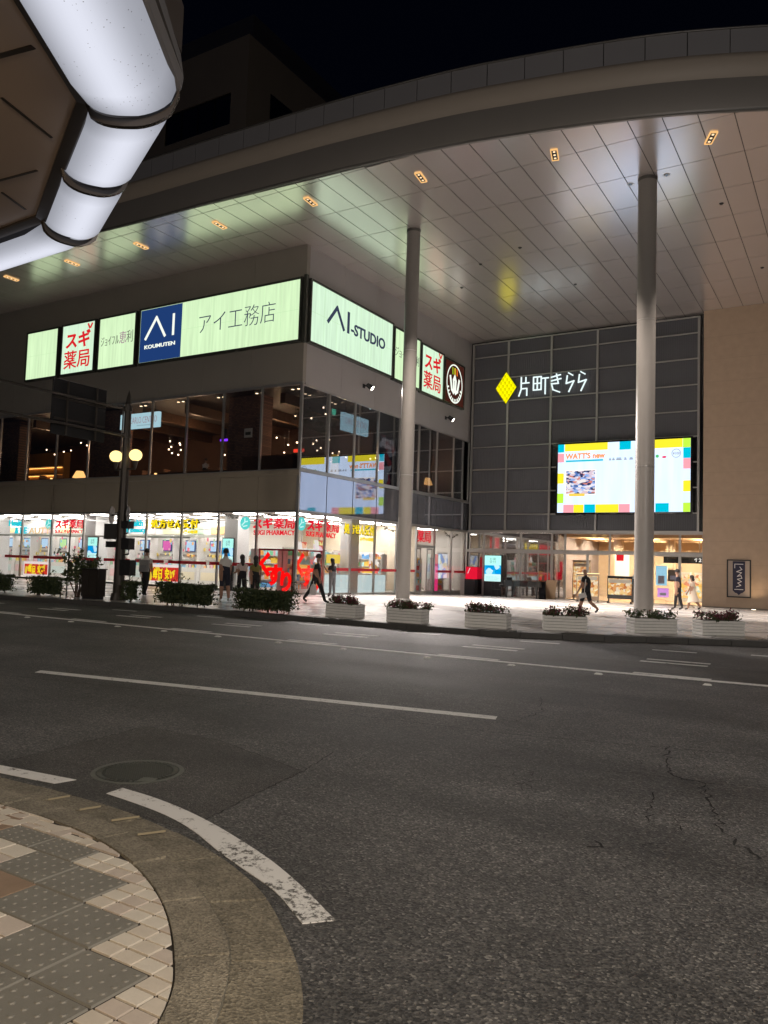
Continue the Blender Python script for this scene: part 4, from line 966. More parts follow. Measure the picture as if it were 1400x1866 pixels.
# wall spotlights
for lab, y in (('spotlight under the wide corner sign', 33.3), ('spotlight hidden half behind the slim column', 37.6), ('spotlight under the brown emblem sign', 42.6)):
    t = thing('wall_spotlight', 'small dark ' + lab, 'spotlight', (XS, y, 10.6), 'spotlights on the side fascia'); b = MB()
    b.bar((XS + .003, y, 10.65), (XS + .35, y + .02, 10.65), .06); b.box((XS + .002, y - .09, 10.55), (XS + .04, y + .09, 10.75)); b.build('bracket', M_DARK, t)
    d = Vector((.55, .18, -.42)).normalized(); p = Vector((XS + .34, y + .02, 10.62)); b = MB(); b.tube([p - d * .14, p + d * .2], [.11, .14], 16); b.build('lamp_head', M_DARK, t)
    b = MB(); b.tube([p + d * .2, p + d * .215], [.125, .125], 16); b.build('lens', emis('spot_lens', (1, .93, .8), 6), t)
    spot('wall_spot_light', p + d * .25, (-13.0, y - 4, 0), 14000 if y < 40 else 6000, (1, .90, .85), 88, .8, .08)
# in-ground uplight
t = thing('ground_light', 'small glowing light sunk in the plaza by the sand coloured wall', 'ground light', (-4.75, 44.9, gz(0, 44.9)))
b = MB(); b.tube([(-4.75, 44.9, -.16), (-4.75, 44.9, -.13)], .11, 14); b.build('lens', emis('ground_lens', (1, .85, .6), 6), t)
b = MB(); b.tube([(-4.75, 44.9, -.17), (-4.75, 44.9, -.137)], .14, 16); b.build('rim', M_FRAME, t)
spot('ground_uplight', (-4.75, 44.9, -.1), (-4.75, 45.6, 6), 70, (1, .72, .45), 110, .8, .1)

# ================================================================== WINDOW SIGNS AND SHOP FITTINGS (front y 28.45, side x -21.95)
F1, S1 = P_front(28.5), P_side(-22.0)
E_CY, E_RD, E_YL, E_CR = emis('sign_cyan', (.02, .60, .72), 1), emis('letter_red', (.80, .01, .03), 1), emis('letter_yellow', (.95, .72, .01), 1), emis('letter_cream', (.85, .6, .35), 1)
M_INK = mat('ink_black', (.02, .015, .01), .6)
def wsign(label, parts, cat='sign', group=None, fr=F1, board=None):
    p0 = parts[0]; O, u, v, n = fr; t = thing('window_sign', label, cat, O + u * (p0[2] + p0[3]) / 2 + v * p0[4], group)
    if board:
        b = MB(); fquad(b, fr, *board[:4], -.02, .015); b.build('board', board[4], t)
    for body, m, a0, a1, b0, b1, bold, o in parts:
        text('lettering', body, m, fr, a0, a1, b0, b1, t, bold, .03, off=o)
    return t
wsign('cyan and cream lettering hung inside the leftmost shop window', [('Health', E_CY, -43.45, -42.0, 3.14, 3.5, .04, 0), ('& BE', E_CY, -42.85, -41.7, 2.70, 3.08, .04, 0), ('AUTY', E_CR, -41.5, -39.5, 2.70, 3.08, .02, 0)])
wsign('cyan lettering in the shop window right of the lamp post', [('Health', E_CY, -33.3, -31.95, 3.15, 3.5, .04, 0), ('& Beauty', E_CY, -33.3, -31.7, 2.76, 3.1, .04, 0)])
t = wsign('red pharmacy lettering over small white lettering, left of the lamp post', [('スギ', E_RD, -39.1, -37.95, 3.03, 3.52, .045, 0), ('薬局', E_RD, -37.9, -36.7, 3.03, 3.52, .016, 0), ('SUGI PHARMACY', E_RD, -39.1, -36.7, 2.76, 2.95, .0, 0)])
t = wsign('yellow lettering with black shadow in the front shop windows', [('処方せん受付', E_YL, -31.35, -28.0, 3.06, 3.54, .03, .05), ('処方せん受付', M_INK, -31.30, -27.93, 3.02, 3.5, .055, 0), ('お薬の相談', E_YL, -29.2, -28.05, 2.8, 2.98, .02, 0)])
wsign('red pharmacy lettering in the front window beside the corner', [('スギ', E_RD, -24.52, -23.32, 3.07, 3.57, .045, 0), ('薬局', E_RD, -23.27, -22.05, 3.07, 3.57, .016, 0), ('SUGI PHARMACY', E_RD, -24.45, -22.02, 2.77, 3.0, .01, 0)])
wsign('red pharmacy lettering in the side window next to the corner', [('スギ', E_RD, 29.35, 30.6, 3.05, 3.58, .045, 0), ('薬局', E_RD, 30.67, 31.95, 3.05, 3.58, .016, 0), ('SUGI PHARMACY', E_RD, 29.28, 31.7, 2.77, 3.02, .01, 0)], fr=S1)
wsign('yellow lettering with black shadow in the side shop windows', [('処方せん受付', E_YL, 32.35, 35.2, 3.05, 3.6, .03, .05), ('処方せん受付', M_INK, 32.4, 35.26, 3.01, 3.56, .055, 0), ('お薬の相談', E_YL, 33.9, 35.2, 2.76, 2.95, .02, 0)], fr=S1)
wsign('two big red characters over the sliding shop door', [('薬局', E_RD, 40.0, 41.65, 2.95, 3.72, .01, 0)], fr=S1)
for lab, fr, a, z in (('round mint badge with a curl in the leftmost front window', F1, -39.7, 3.25), ('round mint badge beside the corner front lettering', F1, -25.0, 3.33), ('round mint badge in the side window at the corner', S1, 28.92, 3.32)):
    O, u, v, n = fr; t = thing('window_badge', lab, 'sign', O + u * a + v * (z - .28), 'round badges in the shop windows'); b = MB()
    fdisc(b, fr, a, z, .31, .31, 0, .02, None); b.build('disc', emis('mint', (.10, .66, .62), 1), t)
    b = MB(); strokes(b, fr, [[(-.18, -.1), (-.02, .05), (.14, .08)], [(-.02, .05), (-.02, .2)], [(-.1, -.16), (.12, -.12)]], a, z, 1, 1, .06, .012, .021); b.build('curl_mark', emis('mint_pale', (.55, .9, .85), 1), t)
# big red lettering in frames at the corner
def kusuri(label, fr, a, s_):
    O, u, v, n = fr; t = thing('red_framed_sign', label, 'sign', O + u * a + v * .15, 'red framed signs at the corner'); b = MB()
    for x0, x1, y0, y1 in ((a, a + 2.1, 2.06, 2.14), (a, a + .07, .15, 2.06), (a + 1.98 , a + 2.1, .15, 2.06)): fquad(b, fr, x0, x1, y0, y1, -.02, .05)
    b.build('frame', mat('frame_crimson', (.35, .01, .03), .4), t); E_BR = emis('kusuri_red', (1, .004, .004), 1)
    for ch, (x0, x1, z0, z1) in zip('くすり', ((.08, .70, .84, 2.0), (.52, 1.42, .44, 1.42), (1.34, 1.96, .17, 1.14))): text('character', ch, E_BR, fr, a + x0, a + x1, z0, z1, t, .045, .03, off=.0)
kusuri('big red slanting lettering in a crimson frame in the front window by the corner', F1, -24.08, 1)
kusuri('big red slanting lettering in a crimson frame in the side window by the corner', S1, 28.55, 1)
# red safety stripes on the glass (parts of the shop)
M_STR = mat('stripe_red', (.50, .01, .025), .5)
b = MB()
for a, c in ((-51, -48.6), (-48.2, -45.7), (-45.4, -43.7), (-43.2, -40.9), (-40.5, -37.8), (-37.0, -34.9), (-34.5, -32.5), (-32.1, -30.0), (-29.7, -27.1), (-26.9, -24.15)): b.box((a, YF + .0, 1.29), (c, YF + .006, 1.44))
b.build('glass_stripe', M_STR, shop)
b = MB()
for a, c in ((30.8, 32.5), (32.7, 35.4), (35.6, 37.6), (37.7, 39.3), (42.1, 44.0), (44.3, 46)): b.box((XS - .006, a, 1.2), (XS, c, 1.34))
b.build('glass_stripe', M_STR, shop)
# bargain posters
P_PO = [picture('bargain_print', [(.75, .05, .03), (.95, .65, .05), (.75, .05, .03), (.6, .03, .03)], 5, .8)]
for lab, x0, x1, z0, z1 in (('red bargain poster low in the front window behind the left hedge', -41.7, -39.6, .38, .96), ('red bargain poster low in the front window beside the backpacker', -31.4, -29.25, .38, 1.08), ('red bargain poster at the left edge low in the shop window', -47.3, -45.6, .4, .95)):
    t = thing('window_poster', lab, 'poster', ((x0 + x1) / 2, 28.45, z0), 'bargain posters in the shop windows'); b = MB()
    fquad(b, F1, x0 - .1, x1 + .1, z0 - .08, z1 + .14, -.012, .01); b.build('sheet', emis('poster_white', (.9, .75, .72), .9), t)
    b = MB(); fquad(b, F1, x0, x1, z0, z1, -.001, .01); b.build('print', P_PO[0], t)
    text('lettering', '毎日', E_YL, F1, x0 + .35, x0 + 1.0, z0 + .1, z1 - .08, t, .03, .006, off=.01); text('lettering', '安い', E_YL, F1, x0 + 1.2, x0 + 1.85, z0 + .1, z1 - .08, t, .03, .006, off=.01)
# digital ad stands
def adstand(label, fr, a0, a1, b0, b1, zf):
    O, u, v, n = fr; t = thing('advert_display', label, 'display', O + u * (a0 + a1) / 2 + v * zf, 'lit advert stands')
    b = MB(); fquad(b, fr, a0 - .04, a1 + .04, zf, b1 + .04, -.1, .09); b.build('stand', M_DARK, t)
    h = b1 - b0; b = MB(); fquad(b, fr, a0, a1, b0 + h * .62, b1, -.008, .01); b.build('screen_top', emis('ad_mint', (.45, .95, .85), 1), t)
    b = MB(); fquad(b, fr, a0, a1, b0 + h * .28, b0 + h * .618, -.008, .01); b.build('screen_middle', picture('ad_sky' + str(len(MATS)), [(.0, .30, .70), (.02, .45, .8), (.5, .8, .95)], 2.5, 1), t)
    b = MB(); fquad(b, fr, a0, a1, b0, b0 + h * .278, -.008, .01); b.build('screen_bottom', emis('ad_pale', (.6, .95, .92), 1), t)
    text('lettering', 'お薬\n受付', emis('ad_ink', (.15, .35, .35), 1), fr, a0 + (a1 - a0) * .3, a0 + (a1 - a0) * .7, b0 + h * .7, b0 + h * .92, t, 0, .004, off=.003)
    b = MB()
    for k in range(4): fquad(b, fr, a0 + .08, a1 - .1 - .07 * (k % 2), b0 + .06 + k * .07, b0 + .075 + k * .07, .0025, .004)
    b.build('text_line', emis('ad_ink', (.15, .35, .35), 1), t)
adstand('mint and blue lit advert stand inside the window behind the shrub', P_front(29.6), -37.64, -36.86, 1.35, 2.58, .1)
adstand('mint and blue lit advert stand inside the window behind the group of three', P_front(29.6), -27.4, -26.7, 1.4, 2.62, .1)
adstand('mint and blue lit advert board between the pharmacy end and the piano', P_front(45.6), -20.2, -19.1, .75, 2.35, -.165)
# dispensary booths along the back partition: cabinet, monitor, ledge
mon_cols = [((.5, .7, .9), 'pale blue'), ((.2, .7, .65), 'teal'), ((.55, .85, .4), 'lime'), ((.75, .15, .45), 'magenta')]
M_MONF = mat('monitor_navy', (.05, .09, .25), .4)
def booth(x, y, kind, label, grp='pharmacy booths behind the glass'):
    t = thing('pharmacy_booth', label, 'booth', (x, y, .1), grp)
    bx('cabinet', (x - .85, y + .1, .1), (x + .85, y + .5, 1.05), M_INT, t); bx('side_panel', (x - .88, y - .1, .1), (x - .84, y + .5, 2.9), M_WHITE, t); bx('back_panel', (x - .84, y + .46, 1.05), (x + .85, y + .5, 2.75), M_INT, t)
    bx('shelf_box', (x - .5, y + .2, 1.07), (x + .4, y + .44, 1.5), mat('booth_grey', (.35, .33, .31), .5), t)
    mo = bx('monitor', (x - .38, y + .38, 1.95), (x + .38, y + .45, 2.6), M_MONF, t)
    bx('monitor_screen', (x - .32, y + .365, 2.0), (x + .32, y + .379, 2.55), emis('mon%d' % kind, mon_cols[kind][0], .95), mo)
    bx('notice_strip', (x - .6, y + .43, 1.68), (x + .6, y + .459, 1.8), mat('booth_grey', (.35, .33, .31), .5), t)
_booth = booth
def booth(x, y, kind, label, grp='pharmacy booths behind the glass'):
    _booth(x, y, kind, label, grp); t = [o for o in bpy.data.objects if o.get('label') == label][0]; rg = random.Random(int(x * 10))
    pal = [(.85, .2, .3), (.95, .75, .2), (.3, .6, .85), (.9, .55, .6), (.4, .7, .45), (.85, .84, .8), (.95, .5, .2)]
    for k in range(16):
        c = rg.randrange(7); px_, pz_ = x + rg.uniform(-.75, .7), rg.choice((1.55, 1.75, 2.05, 2.4, 2.62)) + rg.uniform(-.05, .05); w_ = rg.uniform(.07, .16); h_ = rg.uniform(.1, .22)
        bx('leaflet', (px_ - w_ / 2, y + .345 - k * .004, pz_ - h_ / 2), (px_ + w_ / 2, y + .362 - k * .004, pz_ + h_ / 2), mat('leaflet%d' % c, pal[c], .5), t)
    for k in range(7):
        c = rg.randrange(7); px_ = x - .75 + k * .24; h_ = rg.uniform(.1, .26); bx('counter_item', (px_, y + .12, 1.051), (px_ + rg.uniform(.08, .2), y + .19, 1.051 + h_), mat('leaflet%d' % c, pal[c], .5), t)
    c = rg.randrange(7); bx('front_graphic', (x - .7, y + .08, .35), (x + .7, y + .099, .8), mat('leaflet_pale%d' % (c % 3), [(.85, .6, .6), (.7, .82, .8), (.88, .8, .6)][c % 3], .5), t)
    bx('header_strip', (x - .84, y - .1, 2.76), (x + .84, y + .1, 2.9), mat('header_grey', (.45, .47, .42), .6), t); bx('curtain_rail', (x - .84, y - .12, 3.2), (x + .84, y - .1, 3.24), M_FRAME, t)
names = ['at the far left end', 'second from the left end', 'behind the left bargain poster', 'behind the round badge', 'behind the red lettering', 'behind the shrub', 'behind the lit advert stand', 'behind the lamp post', 'beside the backpacker', 'behind the yellow lettering', 'right of the yellow lettering']
for i, kd in enumerate((0, 0, 0, 2, 0, 1, 0, 0, 3, 0, 0)): booth(-50.2 + i * 1.9, 32.7, kd, 'white pharmacy booth with a %s monitor, %s' % (mon_cols[kd][1], names[i]))
# product shelves near the corner and along the side windows
def gondola(label, x, y, L, rz, seed, z=.1, h=2.15):
    rnd = random.Random(seed); t = thing('product_shelf', label, 'shelf', (0, 0, 0), 'product shelves in the pharmacy')
    b = MB(); b.box((-L / 2, -.03, 0), (L / 2, .03, h)); b.box((-L / 2, -.32, 0), (L / 2, .32, .12))
    for s_ in (-L / 2, L / 2 - .03): b.box((s_, -.3, .12), (s_ + .03, .3, h - .1))
    b.build('frame', M_WHITE, t)
    cols = [mat('pack%d' % k, c, .4) for k, c in enumerate([(.8, .1, .08), (.85, .6, .08), (.1, .35, .7), (.85, .85, .82), (.15, .55, .3), (.8, .4, .5), (.9, .45, .1), (.4, .75, .8)])]
    for lv in range(5):
        zz = .16 + lv * .4; b = MB(); b.box((-L / 2 + .03, -.3, zz - .03), (L / 2 - .03, .3, zz)); b.build('shelf_board', M_WHITE, t)
        b = MB()
        for s_ in (-1, 1):
            xx = -L / 2 + .08; k = rnd.choice(cols)
            while xx < L / 2 - .18:
                w_ = rnd.uniform(.07, .14); hh_ = rnd.uniform(.14, .30)
                if rnd.random() < .3: k = rnd.choice(cols)
                b.box((xx, s_ * .10, zz + .001), (xx + w_, s_ * .28, zz + hh_), k); xx += w_ + .012
        b.build('products', None, t, kind='stuff')
    t.location = (x, y, z); t.rotation_euler = (0, 0, rz)
for i, (x, y, L, rz, lab) in enumerate([(-23.4, 30.3, 1.8, R(90), 'white shelf of mixed packs just inside the corner'), (-23.9, 32.6, 2.2, R(90), 'white shelf of mixed packs behind the side lettering'), (-25.6, 31.5, 3.0, R(90), 'white shelf of packs in the second row from the side glass'), (-24.0, 35.6, 2.4, R(90), 'white shelf of packs behind the yellow side lettering'), (-27.6, 33.6, 2.6, 0, 'white shelf of packs deep behind the corner column'),
    (-24.2, 38.2, 2.2, 0, 'white shelf of packs at the end of the shop'), (-22.9, 41.0, 1.6, R(90), 'white shelf of packs beyond the sliding door'), (-24.6, 42.3, 2.4, R(90), 'tall shelf of packs further inside the sliding door'), (-22.8, 43.8, 1.4, R(90), 'white shelf of packs in the last side window')]): gondola(lab, x, y, L, rz, i, .1 if y < 40 else -.05)
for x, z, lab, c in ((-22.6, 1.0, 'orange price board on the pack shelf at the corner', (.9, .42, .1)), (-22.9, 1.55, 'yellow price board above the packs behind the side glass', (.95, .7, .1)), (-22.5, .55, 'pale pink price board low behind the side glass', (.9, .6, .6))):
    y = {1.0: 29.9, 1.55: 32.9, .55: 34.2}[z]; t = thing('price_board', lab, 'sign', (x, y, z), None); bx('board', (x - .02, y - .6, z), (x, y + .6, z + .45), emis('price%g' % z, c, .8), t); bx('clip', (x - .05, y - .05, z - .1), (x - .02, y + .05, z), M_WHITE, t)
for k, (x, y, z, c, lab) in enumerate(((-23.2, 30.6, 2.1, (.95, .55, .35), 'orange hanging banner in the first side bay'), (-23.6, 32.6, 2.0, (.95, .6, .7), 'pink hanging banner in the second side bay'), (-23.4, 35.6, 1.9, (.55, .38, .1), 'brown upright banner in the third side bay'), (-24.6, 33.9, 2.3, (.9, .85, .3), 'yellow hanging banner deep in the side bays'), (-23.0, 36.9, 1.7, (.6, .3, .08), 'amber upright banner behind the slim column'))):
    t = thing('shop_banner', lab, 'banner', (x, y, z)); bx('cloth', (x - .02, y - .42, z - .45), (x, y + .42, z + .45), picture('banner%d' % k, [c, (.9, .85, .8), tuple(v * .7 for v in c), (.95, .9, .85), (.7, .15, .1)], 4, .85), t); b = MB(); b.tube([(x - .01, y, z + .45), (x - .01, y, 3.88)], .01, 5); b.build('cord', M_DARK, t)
# counters with pale fronts behind the side glass (frosted lower band)
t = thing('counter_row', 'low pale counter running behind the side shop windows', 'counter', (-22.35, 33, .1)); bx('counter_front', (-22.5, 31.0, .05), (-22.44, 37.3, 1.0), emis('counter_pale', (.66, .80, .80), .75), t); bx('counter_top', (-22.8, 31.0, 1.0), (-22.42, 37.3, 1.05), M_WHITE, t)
# tall sign panel and pink standee
t = thing('standee', 'red and pink cut-out stand beside the last side window', 'stand', (-22.1, 42.8, -.1)); bx('panel', (-22.15, 42.55, -.1), (-22.1, 42.95, 1.55), emis('standee_pink', (.85, .04, .2), .8), t); bx('panel_top', (-22.15, 42.6, 1.56), (-22.1, 42.9, 2.3), emis('standee_red', (.7, .02, .03), .8), t)
t = thing('price_poster', 'blue and white poster inside the last but one side window', 'poster', (-22.2, 43.8, .9)); bx('sheet', (-22.22, 43.2, .85), (-22.2, 44.4, 2.35), picture('poster_blue', [(.35, .5, .8), (.85, .85, .9), (.3, .4, .7), (.8, .7, .5)], 3, .8), t); bx('frame', (-22.24, 43.18, .8), (-22.221, 44.42, 2.4), M_WHITE, t)
for k, (x, y, lab) in enumerate(((-42.6, 28.9, 'in the leftmost shop window'), (-38.2, 28.9, 'above the red lettering left of the post'), (-33.0, 28.9, 'behind the lamp post'), (-26.9, 28.9, 'left of the corner badge'), (-23.6, 28.9, 'above the corner lettering'), (-22.3, 37.0, 'in the side window behind the column'), (-22.3, 45.0, 'in the last side window'))):
    t = thing('leaf_garland', 'thin dark leaf garland hung high ' + lab, 'garland', (x, y, 3.6)); b = MB(); rg = random.Random(k); sd_ = y > 30
    pts = [(x + (0 if sd_ else d_), y + (d_ if sd_ else 0), 3.62 - .16 * math.cos(d_ * 2.2 + k)) for d_ in (-.8, -.4, 0, .4, .8)]
    b.tube(pts, .014, 5, M_TRUNK); leaves(b, 90, lambda: Vector(rg.choice(pts)) + Vector((rg.uniform(-.22, .22) * (0 if sd_ else 1), rg.uniform(-.22, .22) * (1 if sd_ else 0), rg.gauss(0, .04))), .055, [M_LEAF2, mat('leaf_grey', (.12, .12, .10), .8)]); b.build('foliage', None, t, kind='stuff')
    b = MB(); b.tube([pts[2], (pts[2][0], pts[2][1], 3.88)], .008, 4); b.build('cord', M_DARK, t)
# ------------------------------------------------ upstairs
t = thing('hanging_lightbox', 'pale blue lit box sign with thin red lettering upstairs at the front glass', 'sign', (-32.6, 28.7, 8.4), 'lit box signs upstairs')
PB = emis('lightbox_blue', (.55, .85, .95), 1); b = MB(); b.box((-34.3, 28.62, 8.4), (-31.35, 28.78, 9.2)); b.build('box', PB, t)
F2 = P_front(28.62); text('lettering', 'CARLO CENTRO', emis('lightbox_ink', (.45, .25, .3), 1), F2, -33.55, -31.5, 8.66, 9.0, t, -.01, .006, off=.001)
b = MB(); fquad(b, F2, -33.0, -31.9, 8.52, 8.56, .001, .006); b.build('text_line', emis('lightbox_grey', (.35, .55, .62), 1), t); b = MB(); b.tube([(-33.9, 28.7, 9.2), (-33.9, 28.7, 9.72)], .015, 6); b.tube([(-31.7, 28.7, 9.2), (-31.7, 28.7, 9.72)], .015, 6); b.build('hanger', M_DARK, t)
t = thing('hanging_lightbox', 'pale blue lit box sign with thin lettering upstairs behind the side glass', 'sign', (-22.2, 33.4, 8.4), 'lit box signs upstairs')
b = MB(); b.box((-22.3, 32.2, 8.25), (-22.15, 34.6, 9.15)); b.build('box', PB, t); S2 = P_side(-22.15); text('lettering', 'CARLO CENTRO', emis('lightbox_ink', (.45, .25, .3), 1), S2, 32.4, 34.4, 8.62, 8.92, t, -.01, .006, off=.001)
b = MB(); b.tube([(-22.22, 32.5, 9.15), (-22.22, 32.5, 9.72)], .015, 6); b.tube([(-22.22, 34.3, 9.15), (-22.22, 34.3, 9.72)], .015, 6); b.build('hanger', M_DARK, t)
t = thing('tall_poster', 'dark poster with pale figures behind the upstairs side glass', 'poster', (-22.0, 36.6, 5.9)); bx('sheet', (-22.05, 35.6, 5.85), (-22.0, 37.25, 8.55), picture('poster_dark', [(.02, .02, .03), (.3, .3, .33), (.02, .02, .03), (.25, .05, .06), (.4, .38, .4), (.03, .03, .04)], 2.6, .55), t); bx('blind', (-22.03, 35.2, 8.56), (-22.0, 37.3, 9.7), mat('blind_grey', (.4, .4, .42), .6), t)
text('lettering', 'にぎり寿司\n一番美味い', emis('poster_ink', (.55, .5, .5), .8), P_side(-22.0), 35.75, 37.0, 7.85, 8.4, t, 0, .006, off=.001)
bulb = thing('pendant_bulb', 'tiny warm bulb hanging in the dark restaurant upstairs', 'lamp', (-28.4, 30.4, 8.2), 'bulbs in the restaurant')
b = MB(); b.sphere((0, 0, 0), .042, 8, 6); b.build('bulb', E_BULB, bulb, local=True); b = MB(); b.tube([(0, 0, .04), (0, 0, 1.45)], .006, 5); b.build('cord', M_DARK, bulb, local=True)
rb = random.Random(3)
for (cx_, cy_, cz_, n_, sx_, sz_) in ((-32.7, 31, 7.75, 8, .8, .5), (-38.5, 31, 8.2, 4, 1.5, .4), (-45, 32.5, 8.3, 6, 2.5, .35), (-28.5, 33, 7.9, 5, 1.8, .4), (-23.4, 31.5, 7.4, 6, 1.0, .25), (-22.9, 31.0, 8.8, 4, .9, .3), (-24.6, 35, 7.4, 6, 1.6, .3), (-23.4, 37, 7.3, 5, 1.2, .5), (-27, 33, 8.3, 4, 1.6, .5), (-30, 34, 7.6, 4, 2.0, .5), (-23, 43, 7.8, 4, .5, .5), (-41.5, 34, 8.6, 6, 2.5, .25)):
    for k in range(n_): dup(bulb, (cx_ + rb.uniform(-sx_, sx_), cy_ + rb.uniform(-1, 1), cz_ + rb.uniform(-sz_, sz_)))
for (x_, y_, z_) in ((-32.7, 31, 7.9), (-45, 32, 8.2), (-23.6, 31.8, 7.6), (-24.6, 35.5, 7.6), (-32.6, 32.5, 8.2), (-40.5, 33, 8.6), (-23, 43, 7.9), (-36.5, 32.5, 7.4), (-27.2, 33.5, 8.4)):
    l_ = bpy.data.lights.new('pendant_light', 'POINT'); l_.energy = 75; l_.color = (1, .62, .34); l_.shadow_soft_size = .06; o_ = bpy.data.objects.new('pendant_light', l_); COL.objects.link(o_); o_.location = (x_, y_, z_)
dl = thing('ceiling_spot', 'small twin downlight in the restaurant ceiling just behind the glass', 'lamp', (-33.0, 29.0, 9.70), 'twin downlights behind the upstairs glass'); b = MB()
for s_ in (-.17, .17): b.tube([(s_, 0, -.03), (s_, 0, .015)], .07, 10)
b.build('lens', emis('twin_spot', (1, .72, .45), 5), dl, local=True); b = MB(); b.box((-.3, -.1, -.02), (.3, .1, .01)); b.build('plate', M_DARK, dl, local=True)
for x in (-30.2, -27.4, -24.9, -22.7): dup(dl, (x, 29.0, 9.70))
for y in (30.2, 32.4, 41.5): dup(dl, (-22.9, y, 9.70), R(90))
for lab, p, s_ in (('warm shaded table lamp behind the far upstairs side window', (-22.6, 42.1, 6.5), .38), ('warm glowing lamp in the restaurant left of the brick pillar', (-41.2, 31.5, 6.3), .42)):
    t = thing('table_lamp', lab, 'lamp', p); x, y, z = p; b = MB(); b.tube([(x, y, z - 1.05), (x, y, z)], [.12, .03], 10); b.build('stem', M_DARK, t); b = MB(); b.tube([(x, y, z), (x, y, z + .42)], [s_, s_ * .5], 16); b.build('shade', emis('shade_amber', (1, .5, .16), 2.0), t)
t = thing('restaurant_table', 'dark table row behind the upstairs front glass', 'table', (-30, 30.5, 5.45)); bx('top', (-33, 30.2, 6.15), (-26.6, 31.0, 6.2), M_WOOD, t)
for x in (-32.6, -29.8, -27): bx('leg', (x, 30.5, 5.45), (x + .08, 30.6, 6.149), M_DARK, t)
for k, (x, y, lab) in enumerate(((-34.2, 31.2, 'left of the box sign'), (-30.6, 32.0, 'behind the diner'), (-28.6, 31.4, 'left of the brick pier'), (-40.0, 32.4, 'beside the glowing lamp'), (-43.5, 31.2, 'near the left edge'))):
    t = thing('dining_table', 'dark dining table with chairs upstairs, ' + lab, 'table', (x, y, 5.45), 'dining tables upstairs'); bx('top', (x - .6, y - .4, 6.15), (x + .6, y + .4, 6.2), M_WOOD, t); bx('stem', (x - .05, y - .05, 5.45), (x + .05, y + .05, 6.149), M_DARK, t)
    for s_ in (-1, 1): bx('chair_back', (x + s_ * .85 - .03, y - .25, 5.9), (x + s_ * .85 + .03, y + .25, 6.5), mat('chair_wood', (.18, .09, .05), .5), t); bx('chair_seat', (x + s_ * .62 - .2, y - .22, 5.45), (x + s_ * .62 + .2, y + .22, 5.9), M_DARK, t)
    bx('candle_glow', (x - .05, y - .05, 6.201), (x + .05, y + .05, 6.33), emis('candle', (1, .55, .2), 3.0), t)
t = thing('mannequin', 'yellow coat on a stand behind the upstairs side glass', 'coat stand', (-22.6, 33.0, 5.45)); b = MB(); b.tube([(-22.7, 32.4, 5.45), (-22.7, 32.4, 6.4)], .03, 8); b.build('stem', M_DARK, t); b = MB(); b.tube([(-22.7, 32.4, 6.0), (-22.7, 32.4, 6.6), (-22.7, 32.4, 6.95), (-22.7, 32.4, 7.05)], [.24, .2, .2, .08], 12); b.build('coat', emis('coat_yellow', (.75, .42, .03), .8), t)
t = thing('violet_lamp', 'small violet neon light upstairs beside the brick pillar', 'lamp', (-26.6, 29.6, 7.6)); b = MB(); b.tube([(-27.85, 29.6, 7.62), (-27.3, 29.6, 7.62)], .06, 8); b.build('tube', emis('violet', (.2, .03, 1), 2.2), t); bx('bracket', (-27.65, 29.62, 7.55), (-27.5, 29.7, 8.2), M_DARK, t)
t = thing('notice_plate', 'small white notice on the upstairs brick pillar', 'notice', (-25.1, 29.28, 7.6)); bx('plate', (-26.0, 29.26, 7.6), (-25.5, 29.29, 8.05), mat('notice_white', (.75, .72, .66), .6), t); bx('print', (-25.92, 29.25, 7.72), (-25.58, 29.259, 7.87), M_SIGNF, t)
t = thing('red_neon', 'small red glow sign upstairs by the corner glass', 'sign', (-22.6, 29.2, 6.7)); bx('tube', (-23.0, 29.4, 6.75), (-22.4, 29.46, 6.9), emis('neon_red', (1, .06, .03), 1.3), t); bx('bracket', (-22.72, 29.47, 6.6), (-22.68, 29.5, 6.9), M_DARK, t)
for p, lab in (((-23.2, 30.6, 8.6), 'nearest the corner post'), ((-22.9, 31.8, 8.3), 'left of the hanging box sign')):
    t = thing('hanging_plant', 'dark hanging greenery behind the upstairs side glass ' + lab, 'plant', p, 'hanging greenery upstairs'); b = MB(); leaves(b, 160, lambda: (p[0] + rb.gauss(0, .28), p[1] + rb.gauss(0, .28), p[2] + rb.gauss(0, .25)), .1, [M_LEAF]); b.build('foliage', None, t, kind='stuff'); b = MB(); b.tube([(p[0], p[1], p[2]), (p[0], p[1], 9.72)], .012, 5); b.build('hanger', M_DARK, t)
for p, lab in (((-22.3, 31.6, 8.9), 'upstairs above the corner room'), ((-22.4, 45.2, 6.9), 'at the far end of the upstairs side windows')):
    t = thing('exit_sign', 'small green lit exit sign ' + lab, 'sign', p); x, y, z = p; bx('face', (x, y - .16, z), (x + .02, y + .16, z + .28), emis('exit_green', (.15, .8, .5), 1.1), t); bx('case', (x - .06, y - .18, z - .02), (x - .001, y + .18, z + .3), M_WHITE, t)

